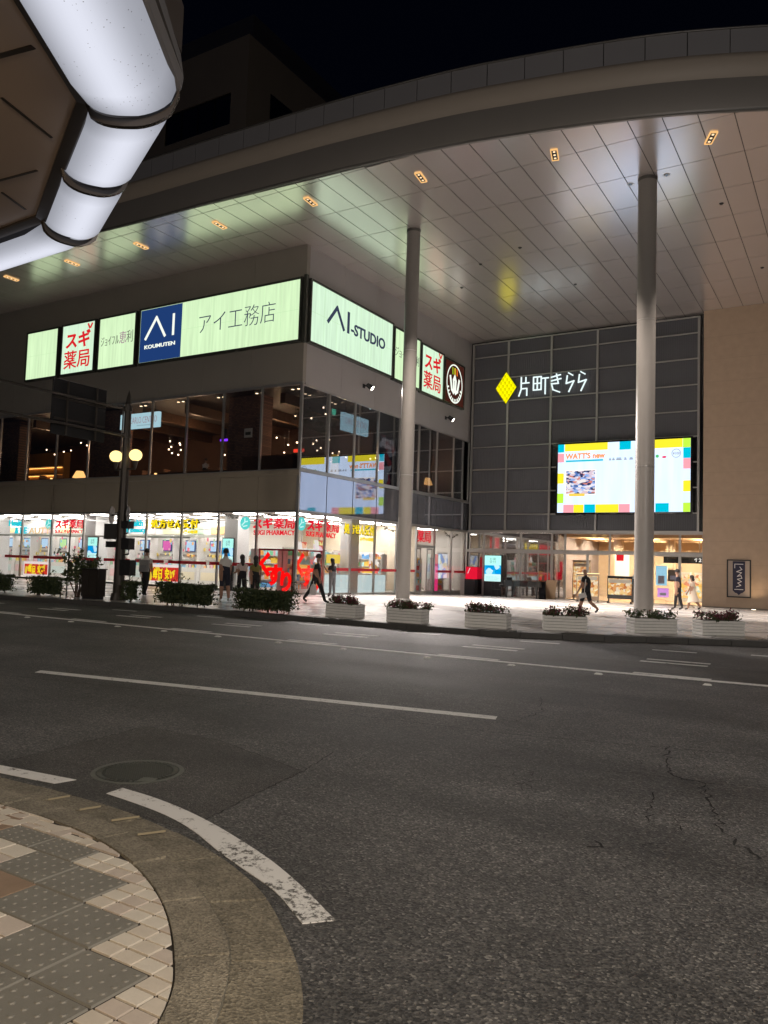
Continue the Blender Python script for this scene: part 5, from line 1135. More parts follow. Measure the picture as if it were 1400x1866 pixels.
# ================================================================== STREET FURNITURE
lp = thing('lamp_post', 'tall dark street post with two lit globes and a pointed finial', 'street lamp', (-21.15, 17.95, .12)); px, py = -21.15, 17.95
b = MB(); b.tube([(px, py, .12), (px, py, 1.5), (px, py, 6.7)], [.19, .165, .105], 16); b.build('pole', M_POST, lp)
b = MB(); b.tube([(px, py, 6.7), (px, py, 6.78), (px, py, 6.95), (px, py, 7.18)], [.12, .09, .07, .004], 12); b.build('finial', M_POST, lp)
b = MB(); b.tube([(px, py, .12), (px, py, .35)], [.26, .22], 16); b.build('base', M_POST, lp)
b = MB(); b.bar((px - .5, py, 4.5), (px + .5, py, 4.5), .05)
for s_ in (-.48, .48): b.tube([(px + s_, py, 4.48), (px + s_, py, 4.76)], [.03, .1], 10)
b.build('cross_arm', M_POST, lp)
for s_ in (-.48, .48):
    b = MB(); b.sphere((px + s_, py, 4.95), .215, 18, 12, None, (1, 1, .92)); b.build('globe', emis('globe_glow', (1, .74, .28), 1.6), lp)
for z in (5.62, 6.52): 
    b = MB(); b.tube([(px, py, z), (px, py - 5.2, z)], .045, 10); b.build('mast_arm', M_POST, lp)
for z0_ in (5.55, 6.46):
    b = MB(); b.tube([(px, py, z0_), (px, py, z0_ + .15)], .16, 14); b.build('clamp', M_POST, lp)
t = thing('road_sign', 'big dark sign panel seen from behind, hung on the two mast arms', 'road sign', (px - .12, 16.2, 5.3))
b = MB(); b.box((px - .2, 15.15, 5.28), (px - .14, 17.15, 7.02)); b.build('panel', mat('panel_black', (.010, .010, .012), .8), t)
b = MB()
for z in (5.75, 6.4): b.box((px - .139, 15.2, z), (px - .09, 17.1, z + .06))
for y in (15.6, 16.7): b.box((px - .09, y, 5.3), (px - .05, y + .06, 7.0))
b.build('stiffener', M_POST, t); b = MB(); b.box((px - .19, 15.3, 7.021), (px - .15, 16.1, 7.035)); b.build('top_edge', M_FRAME, t)
t = thing('traffic_sign', 'round sign disc seen from behind on the lamp post', 'road sign', (px - .4, py, 2.9)); b = MB()
fb = (Vector((0, 17.9, 0)), Vector((.55, -.83, 0)).normalized(), Vector((0, 0, 1)), Vector((.83, .55, 0)).normalized())
O, u, v, n = fb; c0 = Vector((px - .55, py, 2.95)); fdisc(b, (c0, u, v, n), 0, 0, .3, .3, 0, .02); b.build('disc', mat('sign_back_grey', (.16, .155, .15), .5, .4), t); b = MB(); b.bar(c0 + n * .03, Vector((px, py, 2.95)), .05); b.build('bracket', M_DARK, t)
t = thing('traffic_sign', 'second round sign disc on the other side of the lamp post', 'road sign', (px + .2, py, 2.9)); b = MB(); fdisc(b, (Vector((px + .24, py, 2.98)), u, v, n), 0, 0, .24, .28, 0, .02); b.build('disc', M_DARK, t); b = MB(); b.bar((px + .2, py, 2.95), (px, py, 2.95), .05); b.build('bracket', M_DARK, t)
t = thing('notice_board', 'dark square board on the left of the lamp post', 'sign', (px - .5, py, 2.1)); bx('plate', (px - .86, py - .02, 2.14), (px - .22, py + .02, 2.66), mat('board_grey', (.06, .058, .056), .5, .2), t); bx('bracket', (px - .22, py - .02, 2.3), (px, py + .02, 2.38), M_DARK, t)
t = thing('notice_board', 'small dark plate under the square board on the lamp post', 'sign', (px - .5, py, 1.86)); bx('plate', (px - .74, py - .02, 1.86), (px - .22, py + .02, 2.06), M_DARK, t); bx('bracket', (px - .22, py - .02, 1.9), (px, py + .02, 1.96), M_DARK, t)
for lab, x0, x1, z0, z1 in (('dark signal box on the right side of the lamp post', .14, .5, 1.8, 2.16), ('lower dark meter box on the right of the lamp post', .1, .62, .94, 1.44), ('flat dark plate high on the right of the lamp post', .08, .42, 2.5, 2.72)):
    t = thing('post_box', lab, 'control box', (px + x0, py, z0)); bx('case', (px + x0, py - .12, z0), (px + x1, py + .14, z1), M_DARK, t); b = MB(); b.tube([(px + x1 - .1, py, z0), (px + x1 - .12, py, z0 - .15), (px + .05, py, z0 - .2)], .025, 8); b.build('conduit', M_DARK, t)
    bx('lid', (px + x0 - .01, py - .135, z1), (px + x1 + .01, py + .15, z1 + .02), M_DARK, t)
# utility cabinet
t = thing('utility_cabinet', 'dark street cabinet standing between the shrub and the lamp post', 'cabinet', (-22.3, 17.65, .12)); bx('body', (-22.4, 17.45, .2), (-21.62, 17.8, 1.10), mat('cabinet_brown', (.03, .024, .02), .5, .2), t); bx('plinth', (-22.36, 17.47, .12), (-21.66, 17.78, .2), M_DARK, t); bx('cap', (-22.43, 17.42, 1.10), (-21.59, 17.83, 1.13), M_DARK, t)
for x in (-22.38, -22.0): bx('door', (x, 17.43, .26), (x + .35, 17.449, 1.06), mat('cabinet_door', (.036, .03, .025), .5, .2), t)
t = thing('marker_pole', 'thin dark pole rising out of the shrub', 'pole', (-23.75, 17.9, .12)); b = MB(); b.tube([(-23.75, 17.9, .12), (-23.72, 17.9, 2.5)], .025, 8); b.build('pole', M_DARK, t); b = MB(); b.tube([(-23.72, 17.9, 2.5), (-23.72, 17.9, 2.54)], .035, 8); b.build('cap', M_DARK, t)
# hedges
def hedge(label, x0, x1, y0, y1, h, n, sprigs=10):
    t = thing('hedge', label, 'hedge', ((x0 + x1) / 2, (y0 + y1) / 2, .12), 'clipped hedges along the kerb'); b = MB(); rnd = random
    nb = max(2, int((x1 - x0) / .5)); bump = [rnd.uniform(-.05, .03) for _ in range(nb + 2)]
    def pos():
        x = rnd.uniform(x0, x1); k = (x - x0) / (x1 - x0) * nb; i = int(k); hh = h + bump[i] * (1 - (k - i)) + bump[i + 1] * (k - i)
        e = rnd.random()
        if e < .55: return (x, rnd.uniform(y0, y1), .12 + hh + rnd.gauss(0, .022))
        if e < .9: return (x, y0 + abs(rnd.gauss(0, .05)), .12 + rnd.uniform(.12, 1) * hh)
        return (rnd.choice([x0, x1]) + rnd.gauss(0, .07), rnd.uniform(y0, y1), .12 + rnd.uniform(.12, 1) * hh)
    leaves(b, n, pos, .045, [M_LEAF, M_LEAF, M_LEAF2]); b.build('foliage', None, t, kind='stuff')
    b = MB()
    for i in range(nb * 2): x = rnd.uniform(x0 + .1, x1 - .1); y = rnd.uniform(y0 + .15, y1 - .15); b.tube([(x, y, .12), (x + rnd.uniform(-.1, .1), y, .12 + h * .8)], [.02, .01], 5)
    b.build('stem', M_TRUNK, t, kind='stuff'); b = MB()
    leaves(b, int((x1 - x0) * 900), lambda: (rnd.uniform(x0 + .12, x1 - .12), rnd.uniform(y0 + .12, y1 - .1), .12 + rnd.uniform(.15, .85) * h), .075, [M_LEAF]); b.build('inner_foliage', None, t, kind='stuff')
    b = MB()
    for i in range(sprigs):
        x, y = rnd.uniform(x0, x1), rnd.uniform(y0, y1); p = Vector((x, y, .12 + h * .9)); q_ = p + Vector((rnd.uniform(-.2, .2), rnd.uniform(-.15, .15), rnd.uniform(.15, .42)))
        b.tube([p, q_], [.006, .003], 4, M_TRUNK); leaves(b, 12, lambda: p.lerp(q_, rnd.random()) + Vector((rnd.gauss(0, .03), rnd.gauss(0, .03), 0)), .04, [M_LEAF, M_LEAF2])
    b.build('sprig', None, t, kind='stuff')
hedge('clipped dark hedge cut by the left edge of the view', -28.8, -26.35, 17.25, 17.75, .60, 1900, 5)
hedge('clipped dark hedge under the leafy shrub', -25.1, -23.5, 17.25, 17.75, .60, 1500, 4)
hedge('short clipped hedge just right of the lamp post', -20.25, -19.75, 17.25, 17.75, .64, 800, 4)
hedge('long clipped dark hedge in front of the yellow lettering window', -18.7, -16.5, 17.25, 17.75, .64, 2400, 10)
hedge('clipped dark hedge at the end beside the planters', -15.5, -13.5, 17.25, 17.75, .60, 2300, 10)
t = thing('shrub', 'leafy upright shrub rising above the left hedge', 'shrub', (-22.95, 17.75, .12)); b = MB(); rs_ = random.Random(5); sprs = []
for k in range(9):
    p = Vector((-22.95 + rs_.uniform(-.2, .2), 17.75, .12)); m_ = p + Vector((rs_.uniform(-.3, .3), rs_.uniform(-.2, .2), rs_.uniform(.5, .8))); e = m_ + Vector((rs_.uniform(-.5, .55), rs_.uniform(-.3, .3), rs_.uniform(.4, .9))); b.tube([p, m_, e], [.025, .016, .006], 6); sprs.append((m_, e))
b.build('branch', M_TRUNK, t); b = MB()
def spos(): m_, e = rs_.choice(sprs); return m_.lerp(e, rs_.random() * 1.1) + Vector((rs_.gauss(0, .1), rs_.gauss(0, .1), rs_.gauss(0, .08)))
leaves(b, 620, spos, .085, [M_LEAF, M_LEAF2]); b.build('foliage', None, t, kind='stuff')
# planters
def planter(label, x, y, rz, w, seed, red, spread=1.0, d=.46, h=.36):
    rnd = random.Random(seed); t = thing('flower_planter', label, 'planter', (0, 0, 0), 'white planter boxes along the kerb')
    nb = 5
    b = MB(); b.box((-w / 2 + .012, -d / 2 + .012, 0), (w / 2 - .012, d / 2 - .012, h - .02)); b.build('core', mat('planter_core', (.2, .2, .19), .8), t)
    for k in range(nb):
        z0, z1 = k * h / nb + .004, (k + 1) * h / nb - .004
        b = MB(); V = []
        pr = [(-w / 2, -d / 2), (w / 2, -d / 2), (w / 2, d / 2), (-w / 2, d / 2)]
        for zz, o in ((z0, .008), (z0 + .008, 0), (z1 - .008, 0), (z1, .008)): V += [(x_ - math.copysign(o, x_), y_ - math.copysign(o, y_), zz) for x_, y_ in pr]
        F = [(l * 4 + i, l * 4 + (i + 1) % 4, l * 4 + 4 + (i + 1) % 4, l * 4 + 4 + i) for l in range(3) for i in range(4)] + [(12, 13, 14, 15), (3, 2, 1, 0)]
        b.add(V, F); b.build('slat', M_PLANT, t)
    bx('soil', (-w / 2 + .04, -d / 2 + .04, h - .02), (w / 2 - .04, d / 2 - .04, h + .004), M_TRUNK, t)
    b = MB(); nc = 10; cl = [(rnd.uniform(-w / 2, w / 2) * .92 * spread, rnd.uniform(-d / 2, d / 2) * .8, h + rnd.uniform(.02, .13)) for _ in range(nc)]
    def pos(): c = rnd.choice(cl); return (c[0] + rnd.gauss(0, .09), c[1] + rnd.gauss(0, .07), max(h, c[2] + rnd.gauss(0, .05)))
    leaves(b, 620, pos, .042, [M_LEAF, M_LEAF2]); b.build('leaves', None, t, kind='stuff')
    b = MB(); leaves(b, int(520 * red), lambda: Vector(pos()) + Vector((0, 0, .03)), .034, [M_REDL, M_REDL, mat('petal_dark_pink', (.22, .05, .09), .6)])
    if red > 0: b.build('flowers', None, t, kind='stuff')
    t.location = (x, y, .12); t.rotation_euler = (0, 0, rz)
for a in (('white slatted planter nearest the hedge with a low crimson crown', -12.05, 17.95, 0, 1.0, 1, 1.2), ('white slatted planter in front of the slim column', -9.9, 17.62, R(3), 1.0, 2, .7), ('white slatted planter, gappy sprigs, third from the hedge', -7.85, 18.0, R(8), 1.05, 3, .7), ('white slatted planter just left of the bald walker, crimson sprigs on its left half', -6.2, 18.85, R(22), 1.05, 4, 1.0),
    ('white slatted planter with spreading green plants in front of the thick column', -4.4, 20.05, R(38), 1.1, 5, .08, 1.12), ('white slatted planter with a full crimson crown, at the right end of the row', -3.0, 20.9, R(40), 1.12, 6, 1.5)): planter(*a)

# ================================================================== PLAZA THINGS BY THE DOORS
# grand piano
pz = gz(0, 44.2); PX, PYY = -17.0, 44.4
t = thing('grand_piano', 'black piano standing on the plaza by the entrance glass', 'piano', (PX, PYY, pz)); b = MB()
out = catmull([(-1.15, -.7), (-1.15, .0), (-1.1, .62), (.2, .66), (1.05, .3), (1.2, -.1), (1.15, -.62), (.9, -.72), (-1.15, -.72)], 4)
b.prism([(PX + x, PYY + y) for x, y in out], pz + .68, pz + 1.0); b.build('case', M_BLACK, t)
b = MB(); b.prism([(PX + x * 1.01, PYY + y * 1.01) for x, y in out], pz + 1.003, pz + 1.035); b.build('lid', M_BLACK, t)
kb = bx('keybed', (PX - 1.42, PYY - .68, pz + .64), (PX - 1.152, PYY + .6, pz + .76), M_BLACK, t); bx('keys', (PX - 1.38, PYY - .62, pz + .761), (PX - 1.17, PYY + .54, pz + .775), M_WHITE, kb)
bx('music_desk', (PX - 1.05, PYY - .4, pz + 1.036), (PX - 1.02, PYY + .4, pz + 1.2), M_BLACK, t)
for x, y in ((-1.0, -.5), (-1.0, .45), (.8, -.3)):
    b = MB(); b.tube([(PX + x, PYY + y, pz + .68), (PX + x, PYY + y, pz + .4), (PX + x, PYY + y, pz + .06)], [.085, .07, .05], 10); b.tube([(PX + x, PYY + y, pz + .06), (PX + x, PYY + y, pz)], [.06, .05], 10); b.build('leg', M_BLACK, t)
b = MB(); b.box((PX - .75, PYY - .1, pz + .1), (PX - .65, PYY + .1, pz + .68)); b.box((PX - .85, PYY - .14, pz + .06), (PX - .55, PYY + .14, pz + .12)); b.build('pedal_lyre', M_BLACK, t)
def chair(label, x, y, rz, z, m, sh=.45, bh=.88, w=.4):
    t = thing('chair', label, 'chair', (0, 0, 0)); bx('seat', (-w / 2, -w / 2, sh - .04), (w / 2, w / 2, sh), m, t)
    for sx in (-1, 1):
        b = MB(); b.bar((sx * (w / 2 - .02), -w / 2 + .02, 0), (sx * (w / 2 - .02), -w / 2 + .02, sh - .041), .035); b.build('leg', m, t)
        b = MB(); b.bar((sx * (w / 2 - .02), w / 2 - .02, 0), (sx * (w / 2 - .02), w / 2 + .04, bh), .035); b.build('leg', m, t)
    b = MB()
    for zz in (.58, .7, .82): b.bar((-w / 2 + .04, w / 2 + .01, zz), (w / 2 - .04, w / 2 + .01, zz), .03, .06)
    b.build('backrest', m, t); t.location = (x, y, z); t.rotation_euler = (0, 0, rz)
chair('dark ladder back chair at the keyboard end of the piano', -18.75, 44.1, R(80), gz(0, 44), M_DARK); chair('small dark chair under the tail of the piano', -16.3, 45.2, R(-60), gz(0, 45), M_DARK, .42, .8, .36)
t = thing('easel_board', 'wooden easel board leaning at the tail of the piano', 'sign board', (-15.5, 44.4, gz(0, 44.4))); z = gz(0, 44.4); b = MB(); b.obox((-15.45, 44.35, z + .58), (.3, .05, 0), (0, .012, 0.0), (0, .16, .55)); b.build('board', mat('easel_wood', (.28, .18, .1), .6), t); b = MB(); b.bar((-15.75, 44.3, z), (-15.65, 44.55, z + 1.15), .04); b.bar((-15.15, 44.3, z), (-15.25, 44.55, z + 1.15), .04); b.bar((-15.45, 44.9, z), (-15.45, 44.55, z + 1.1), .03); b.build('legs', M_WOOD, t)
t = thing('black_panel', 'black slanting board hiding the end of the piano', 'board', (-15.75, 44.0, z)); b = MB(); b.obox((-15.8, 43.9, z + .5), (.2, .02, 0), (0, .015, 0), (-.08, .1, .5)); b.build('board', M_BLACK, t); b = MB(); b.bar((-15.8, 44.3, z), (-15.85, 44.0, z + .9), .03); b.build('prop', M_DARK, t)
# lit food posters
FOOD = picture('food_print', [(.80, .40, .10), (.9, .62, .25), (.55, .18, .06), (.95, .82, .55), (.75, .34, .12), (.9, .55, .25), (.85, .7, .5)], 8, .85)
def poster_stand(label, x0, x1, y, h, top_glow, wheels=False, cat='sign board', m=M_SAND, base=.1):
    z = gz(0, y); t = thing('poster_stand', label, cat, ((x0 + x1) / 2, y, z)); fr = P_front(y); b = MB()
    fquad(b, fr, x0, x1, z + base, z + h, -.08, .08); b.build('case', m, t)
    b = MB(); fquad(b, fr, x0 + .05, x1 - .05, z + base + .22, z + h - .1, .002, .008); b.build('print', FOOD, t)
    b = MB(); fquad(b, fr, x0 + .09, x1 - .09, z + h - .34, z + h - .14, .0105, .004); b.build('title_strip', mat('title_pale', (.8, .74, .62), .5), t)
    b = MB(); fquad(b, fr, x0, x1, z + h, z + h + .04, -.09, .1); b.build('lamp_strip', emis('strip_glow', (1, .75, .4), 1.6) if top_glow else M_DARK, t)
    b = MB()
    for x in (x0 + .04, x1 - .08): b.box((x, y - .2, z), (x + .04, y + .25, z + .04)); b.box((x, y, z + .04), (x + .04, y + .04, z + base))
    b.build('foot', M_DARK, t)
    if wheels:
        b = MB()
        for x in (x0 + .06, x1 - .06): b.tube([(x - .02, y - .15, z + .06), (x + .02, y - .15, z + .06)], .055, 10)
        b.build('caster', M_BLACK, t)
    return t
poster_stand('lit food poster stand left of the bald walker', -13.5, -12.25, 43.0, 1.55, True)
t = poster_stand('dark framed food board on casters right of the bald walker', -11.9, -10.55, 43.4, 1.45, False, True, m=M_BLACK, base=.25)
poster_stand('tall food banner standing inside the entrance glass', -15.1, -14.0, 47.3, 2.35, False)
t = thing('brochure_rack', 'dark brochure rack with pale sheets by the entrance door', 'rack', (-11.0, 46.9, -.165)); bx('body', (-11.4, 46.8, -.165), (-10.7, 47.05, 1.2), M_DARK, t); bx('sheets', (-11.25, 46.78, .55), (-10.85, 46.799, 1.0), picture('leaflet', [(.7, .7, .6), (.5, .5, .45), (.8, .75, .3), (.3, .25, .2)], 6, .5), t); bx('top_sheets', (-11.4, 46.77, 1.2), (-10.8, 46.95, 1.45), mat('paper_pale', (.6, .58, .52), .6), t)
t = thing('pedestal', 'tall dark pedestal box by the end of the pharmacy', 'pedestal', (-20.95, 45.3, gz(0, 45.3))); z = gz(0, 45.3); bx('body', (-21.3, 45.05, z), (-20.6, 45.5, z + .98), M_DARK, t); bx('cap', (-21.32, 45.03, z + .98), (-20.58, 45.52, z + 1.0), M_DARK, t)
t = thing('red_case', 'glowing red box with a white handle shape on the dark pedestal', 'box', (-20.95, 45.3, z + 1.0)); bx('case', (-21.25, 45.1, z + 1.001), (-20.62, 45.45, z + 1.75), emis('case_red', (.85, .01, .04), .8), t); b = MB(); b.bar((-21.1, 45.09, z + 1.35), (-20.95, 45.09, z + 1.7), .12, .015); b.build('handle', emis('case_white', (.9, .7, .75), .8), t); b = MB(); b.box((-21.26, 45.08, z + 1.75), (-20.61, 45.46, z + 1.78)); b.build('lid', M_RED, t)
t = thing('end_wall', 'pale low wall block closing the end of the pharmacy front', 'wall', (-21.3, 45.8, -.2)); bx('block', (-21.66, 45.2, -.2), (-21.35, 45.87, 1.1), mat('pale_pink_stone', (.55, .47, .45), .6), t); bx('coping', (-21.67, 45.19, 1.1), (-21.34, 45.88, 1.13), M_FRAME, t)
t = thing('red_number_sign', 'glowing red thumb shaped sign behind the entrance glass', 'sign', (-15.6, 46.45, 1.0)); b = MB(); b.box((-15.85, 46.44, 1.0), (-15.5, 46.5, 1.45)); b.box((-15.62, 46.43, 1.45), (-15.48, 46.5, 2.1)); b.build('shape', emis('thumb_red', (.9, .01, .03), .9), t); bx('post', (-15.7, 46.46, -.16), (-15.64, 46.5, 1.0), M_DARK, t)
t = thing('wall_poster', 'white poster with a red square inside the entrance glass', 'poster', (-13.3, 50.9, .8)); bx('sheet', (-13.5, 50.93, .9), (-12.6, 50.99, 2.9), mat('paper_white', (.75, .74, .72), .6), t); bx('red_square', (-13.4, 50.92, 2.3), (-12.95, 50.929, 2.75), emis('sq_red', (.8, .02, .03), .8), t)
for k, (x, z0, z1, c, lab) in enumerate(((-9.6, .9, 2.0, (.4, .75, .95), 'pale blue window poster on the entrance door'), (-9.5, .25, .75, (.75, .3, .85), 'violet leaflet low on the entrance door'), (-8.95, 1.15, 1.8, (.25, .2, .16), 'grey notice on the middle of the entrance doors'))):
    t = thing('door_poster', lab, 'poster', (x, 46.2, z0)); bx('sheet', (x - .32, 46.12, z0), (x + .28, 46.14, z1), emis('dp%d' % k, c, .8) if k < 2 else mat('notice_brown', c, .6), t); bx('print', (x - .2, 46.11, z0 + .1), (x + .15, 46.119, z0 + (z1 - z0) * .5), mat('print%d' % k, (.6, .6, .75), .6), t)
t = thing('hanging_sign', 'black hanging direction sign inside the entrance hall', 'sign', (-8.6, 48, 2.3)); bx('board', (-9.9, 48, 2.2), (-7.6, 48.08, 2.62), M_BLACK, t); text('lettering', '↑2', E_WHITE, P_front(48), -8.2, -7.8, 2.3, 2.52, t, .02, .006, off=.001); b = MB(); b.tube([(-9.6, 48.04, 2.62), (-9.6, 48.04, 3.9)], .02, 6); b.tube([(-7.9, 48.04, 2.62), (-7.9, 48.04, 3.9)], .02, 6); b.build('hanger', M_DARK, t)
for i in range(3): 
    x = -9.6 + i * 1.05; t = thing('goods_rack', ('white goods rack deep in the hall, ' + ('left', 'middle', 'right')[i] + ' of three seen through the doors'), 'rack', (x, 52.5, -.16), 'goods racks in the hall'); bx('frame', (x - .4, 52.5, -.16), (x + .4, 52.9, 1.7), M_WHITE, t); bx('goods', (x - .36, 52.45, .1), (x + .36, 52.499, 1.55), picture('goods%d' % i, [(.8, .7, .5), (.4, .7, .85), (.85, .85, .8), (.7, .3, .2), (.9, .7, .2)], 6, .5, lit=False), t)

# dark hotel behind
ht = thing('hotel_building', 'dark tall building block looming behind the canopy at the upper left', 'building', (-70, 75, 0))
M_HOT = mat('hotel_render', (.48, .40, .32), .7, 0, .4, .1); M_HOT2 = mat('hotel_roof', (.12, .12, .15), .6)
HX, HY = -56.87, 62
bx('wall', (-95, HY + .3, 0), (HX - .3, 92, 59), M_HOT, ht)
b = MB(); wins = [(-93, -86), (-83, -76.5), (-69.4, -59.2)]
zs = [(26, 31), (34.5, 39.5), (43, 47), (49.5, 53.2)]
xs_ = [-95] + [v for w_ in wins for v in w_] + [HX]
for i in range(0, len(xs_) - 1, 2): b.box((xs_[i], HY, 0), (xs_[i + 1], HY + .3, 59.1))
for w_ in wins:
    zz = [0] + [v for z_ in zs for v in z_] + [59.1]
    for i in range(0, len(zz) - 1, 2): b.box((w_[0], HY, zz[i]), (w_[1], HY + .3, zz[i + 1]))
b.build('facade', M_HOT, ht)
G_H = mat('hotel_glass', (.012, .016, .03), .08, 0, spec=.6)
for w_ in wins:
    for z_ in zs[1:]:
        fo = MB(); n = 4
        for k in range(n + 1): x = w_[0] + (w_[1] - w_[0]) * k / n; fo.box((x - .08, HY + .12, z_[0]), (x + .08, HY + .22, z_[1]))
        for z_0 in (z_[0], z_[1] - .12): fo.box((w_[0], HY + .13, z_0), (w_[1], HY + .21, z_0 + .12))
        f_ = fo.build('window', M_DARK, ht); bx('pane', (w_[0], HY + .2, z_[0]), (w_[1], HY + .24, z_[1]), G_H, f_)
for y0, y1 in ((66, 69.8), (76, 80)):
    for z0, z1 in ((51.6, 54.3), (45, 48)): f_ = bx('window', (HX - .29, y0 - .1, z0 - .1), (HX + .02, y1 + .1, z1 + .1), M_DARK, ht); bx('pane', (HX + .021, y0, z0), (HX + .06, y1, z1), G_H, f_)
bx('side_wall', (HX - .29, HY + .301, 0), (HX, 92, 59.1), M_HOT, ht); bx('roof', (-95, HY, 59.11), (HX, 92, 59.4), M_HOT2, ht); bx('roof_house', (-95, 66, 59.41), (-60, 88, 65), M_HOT2, ht)

# ================================================================== NEAR ARCADE CANOPY WITH LUMINOUS EDGE
ac = thing('arcade_canopy', 'near pavement canopy with beige soffit and a luminous white rounded edge', 'canopy', (-5, 2, 4.4))
ZC = 4.4
# inner / outer rails of the luminous edge: corner to corner
RI = [(-1.95, -1.0), (-2.62, .70), (-4.10, 3.01), (-4.95, 3.46), (-5.86, 3.95), (-8.3, 4.05), (-11.5, 4.1)]
RO = [(-1.38, -.75), (-2.10, 1.0), (-3.58, 3.30), (-4.66, 3.86), (-5.68, 4.40), (-8.3, 4.5), (-11.5, 4.55)]
M_BAR = mat('canopy_bar', (.055, .045, .038), .35, .4)
E_LUM = emis('luminous_acrylic', (.72, .74, .84), 1.0)
def speckle(m):
    n = m.node_tree.nodes; l = m.node_tree.links; e = [x for x in n if x.type == 'EMISSION'][0]; tc = n.new('ShaderNodeTexCoord'); vo = n.new('ShaderNodeTexVoronoi'); vo.inputs['Scale'].default_value = 34; l.new(tc.outputs['Object'], vo.inputs[0])
    at = n.new('ShaderNodeAttribute'); at.attribute_name = 'glow'; l.new(at.outputs['Fac'], e.inputs[1])
    no = n.new('ShaderNodeTexNoise'); no.inputs['Scale'].default_value = 3; l.new(tc.outputs['Object'], no.inputs[0])
    th = n.new('ShaderNodeMath'); th.operation = 'MULTIPLY'; l.new(vo.outputs['Distance'], th.inputs[0]); mr = n.new('ShaderNodeMapRange'); mr.inputs[1].default_value = .44; mr.inputs[2].default_value = .6; mr.inputs[3].default_value = 5; mr.inputs[4].default_value = .6; l.new(no.outputs[0], mr.inputs[0]); l.new(mr.outputs[0], th.inputs[1])
    cr = n.new('ShaderNodeValToRGB'); el_ = cr.color_ramp.elements; el_[0].position = .05; el_[0].color = (.25, .24, .24, 1); el_[1].position = .09; el_[1].color = (.72, .74, .84, 1); l.new(th.outputs[0], cr.inputs[0]); l.new(cr.outputs[0], e.inputs[0])
speckle(E_LUM)
def lens_profile(t): 
    # t 0..1 across, returns drop below ZC (rounded trough, deeper outwards)
    return .17 * max(0, 1 - abs(2 * min(1, t) - 1) ** 2.6) ** .45
def lens_point(i, s_, t, lift=0):
    I = Vector((*RI[i], 0)).lerp(Vector((*RI[i + 1], 0)), s_); Oo = Vector((*RO[i], 0)).lerp(Vector((*RO[i + 1], 0)), s_)
    p = I.lerp(Oo, t); z = ZC - lens_profile(t) + .03 * max(0, t - .6) / .4 + lift
    return Vector((p.x, p.y, z))
NT = 14
for i in range(len(RI) - 1):
    L = (Vector(RI[i + 1]) - Vector(RI[i])).length; g = .035 / L; b = MB(); ns_ = 10; V = []
    for a in range(ns_ + 1):
        s_ = g + (1 - 2 * g) * a / ns_; e = min(a, ns_ - a) / ns_ * L
        for k in range(NT + 1):
            t_ = k / NT; p = lens_point(i, s_, .06 + .94 * t_); 
            if e < .12: p.z += (.12 - e) ** 2 * 3.0 
            V.append(p)
    F = [(a * (NT + 1) + k, (a + 1) * (NT + 1) + k, (a + 1) * (NT + 1) + k + 1, a * (NT + 1) + k + 1) for a in range(ns_) for k in range(NT)]
    b.add(V, F, None, True); lpn = b.build('light_panel', E_LUM, ac)
    ga = lpn.data.attributes.new('glow', 'FLOAT', 'POINT'); vals = []
    for a in range(ns_ + 1):
        e = min(a, ns_ - a) / ns_ * L
        for k in range(NT + 1): t_ = k / NT; vals.append((.30 + .62 * math.exp(-((t_ - .5) / .36) ** 2)) * (.62 + .38 * min(1, e / .16)))
    ga.data.foreach_set('value', vals)
for i in range(len(RI)):
    j = min(i, len(RI) - 2); s_ = 0 if i < len(RI) - 1 else 1; b = MB(); P = [lens_point(j, s_, k / NT, -.012) for k in range(NT + 1)]; d = (Vector(RI[min(i + 1, len(RI) - 1)]) - Vector(RI[max(i - 1, 0)])).normalized(); dv = Vector((d.x, d.y, 0)) * .018
    V = []
    for p in P: V += [p - dv, p + dv, p + dv + Vector((0, 0, .05)), p - dv + Vector((0, 0, .05))]
    F = [(k * 4 + c, k * 4 + (c + 1) % 4, k * 4 + 4 + (c + 1) % 4, k * 4 + 4 + c) for k in range(NT) for c in range(4)]
    b.add(V, F); b.build('cross_bar', M_BAR, ac)
b = MB()
for i in range(len(RI) - 1):
    I0, I1 = Vector((*RI[i], 0)), Vector((*RI[i + 1], 0)); o = Vector((-(I1 - I0).y, (I1 - I0).x, 0)).normalized()
    O0, O1 = Vector((*RO[i], 0)), Vector((*RO[i + 1], 0)); a0, a1 = I0.lerp(O0, .07), I1.lerp(O1, .07); c0_, c1_ = I0.lerp(O0, -.08), I1.lerp(O1, -.08)
    b.add([c0_ + Vector((0, 0, ZC - .02)), c1_ + Vector((0, 0, ZC - .02)), a1 + Vector((0, 0, ZC - .045)), a0 + Vector((0, 0, ZC - .045)), c0_ + Vector((0, 0, ZC + .1)), c1_ + Vector((0, 0, ZC + .1)), a1 + Vector((0, 0, ZC + .1)), a0 + Vector((0, 0, ZC + .1))], [(0, 1, 2, 3), (7, 6, 5, 4), (0, 4, 5, 1), (2, 6, 7, 3), (1, 5, 6, 2), (3, 7, 4, 0)])
b.build('inner_bar', M_BAR, ac)
b = MB(); n = 5
V = []
for i in range(len(RO)):
    I, Oo = Vector((*RI[i], 0)), Vector((*RO[i], 0)); o = (Oo - I).normalized()
    for off_, z in ((-.02, ZC + .03), (.01, ZC + .07), (.02, ZC + .13), (.09 if i < 2 else .02, ZC + .15), (.15 if i < 2 else -.05, ZC + .55)): q_ = Oo + o * off_; V.append((q_.x, q_.y, z))
b.add(V, [(i * n + k, (i + 1) * n + k, (i + 1) * n + k + 1, i * n + k + 1) for i in range(len(RO) - 1) for k in range(n - 1)], None); b.build('outer_fascia', mat('fascia_dark_grey', (.10, .095, .095), .5, .3), ac)
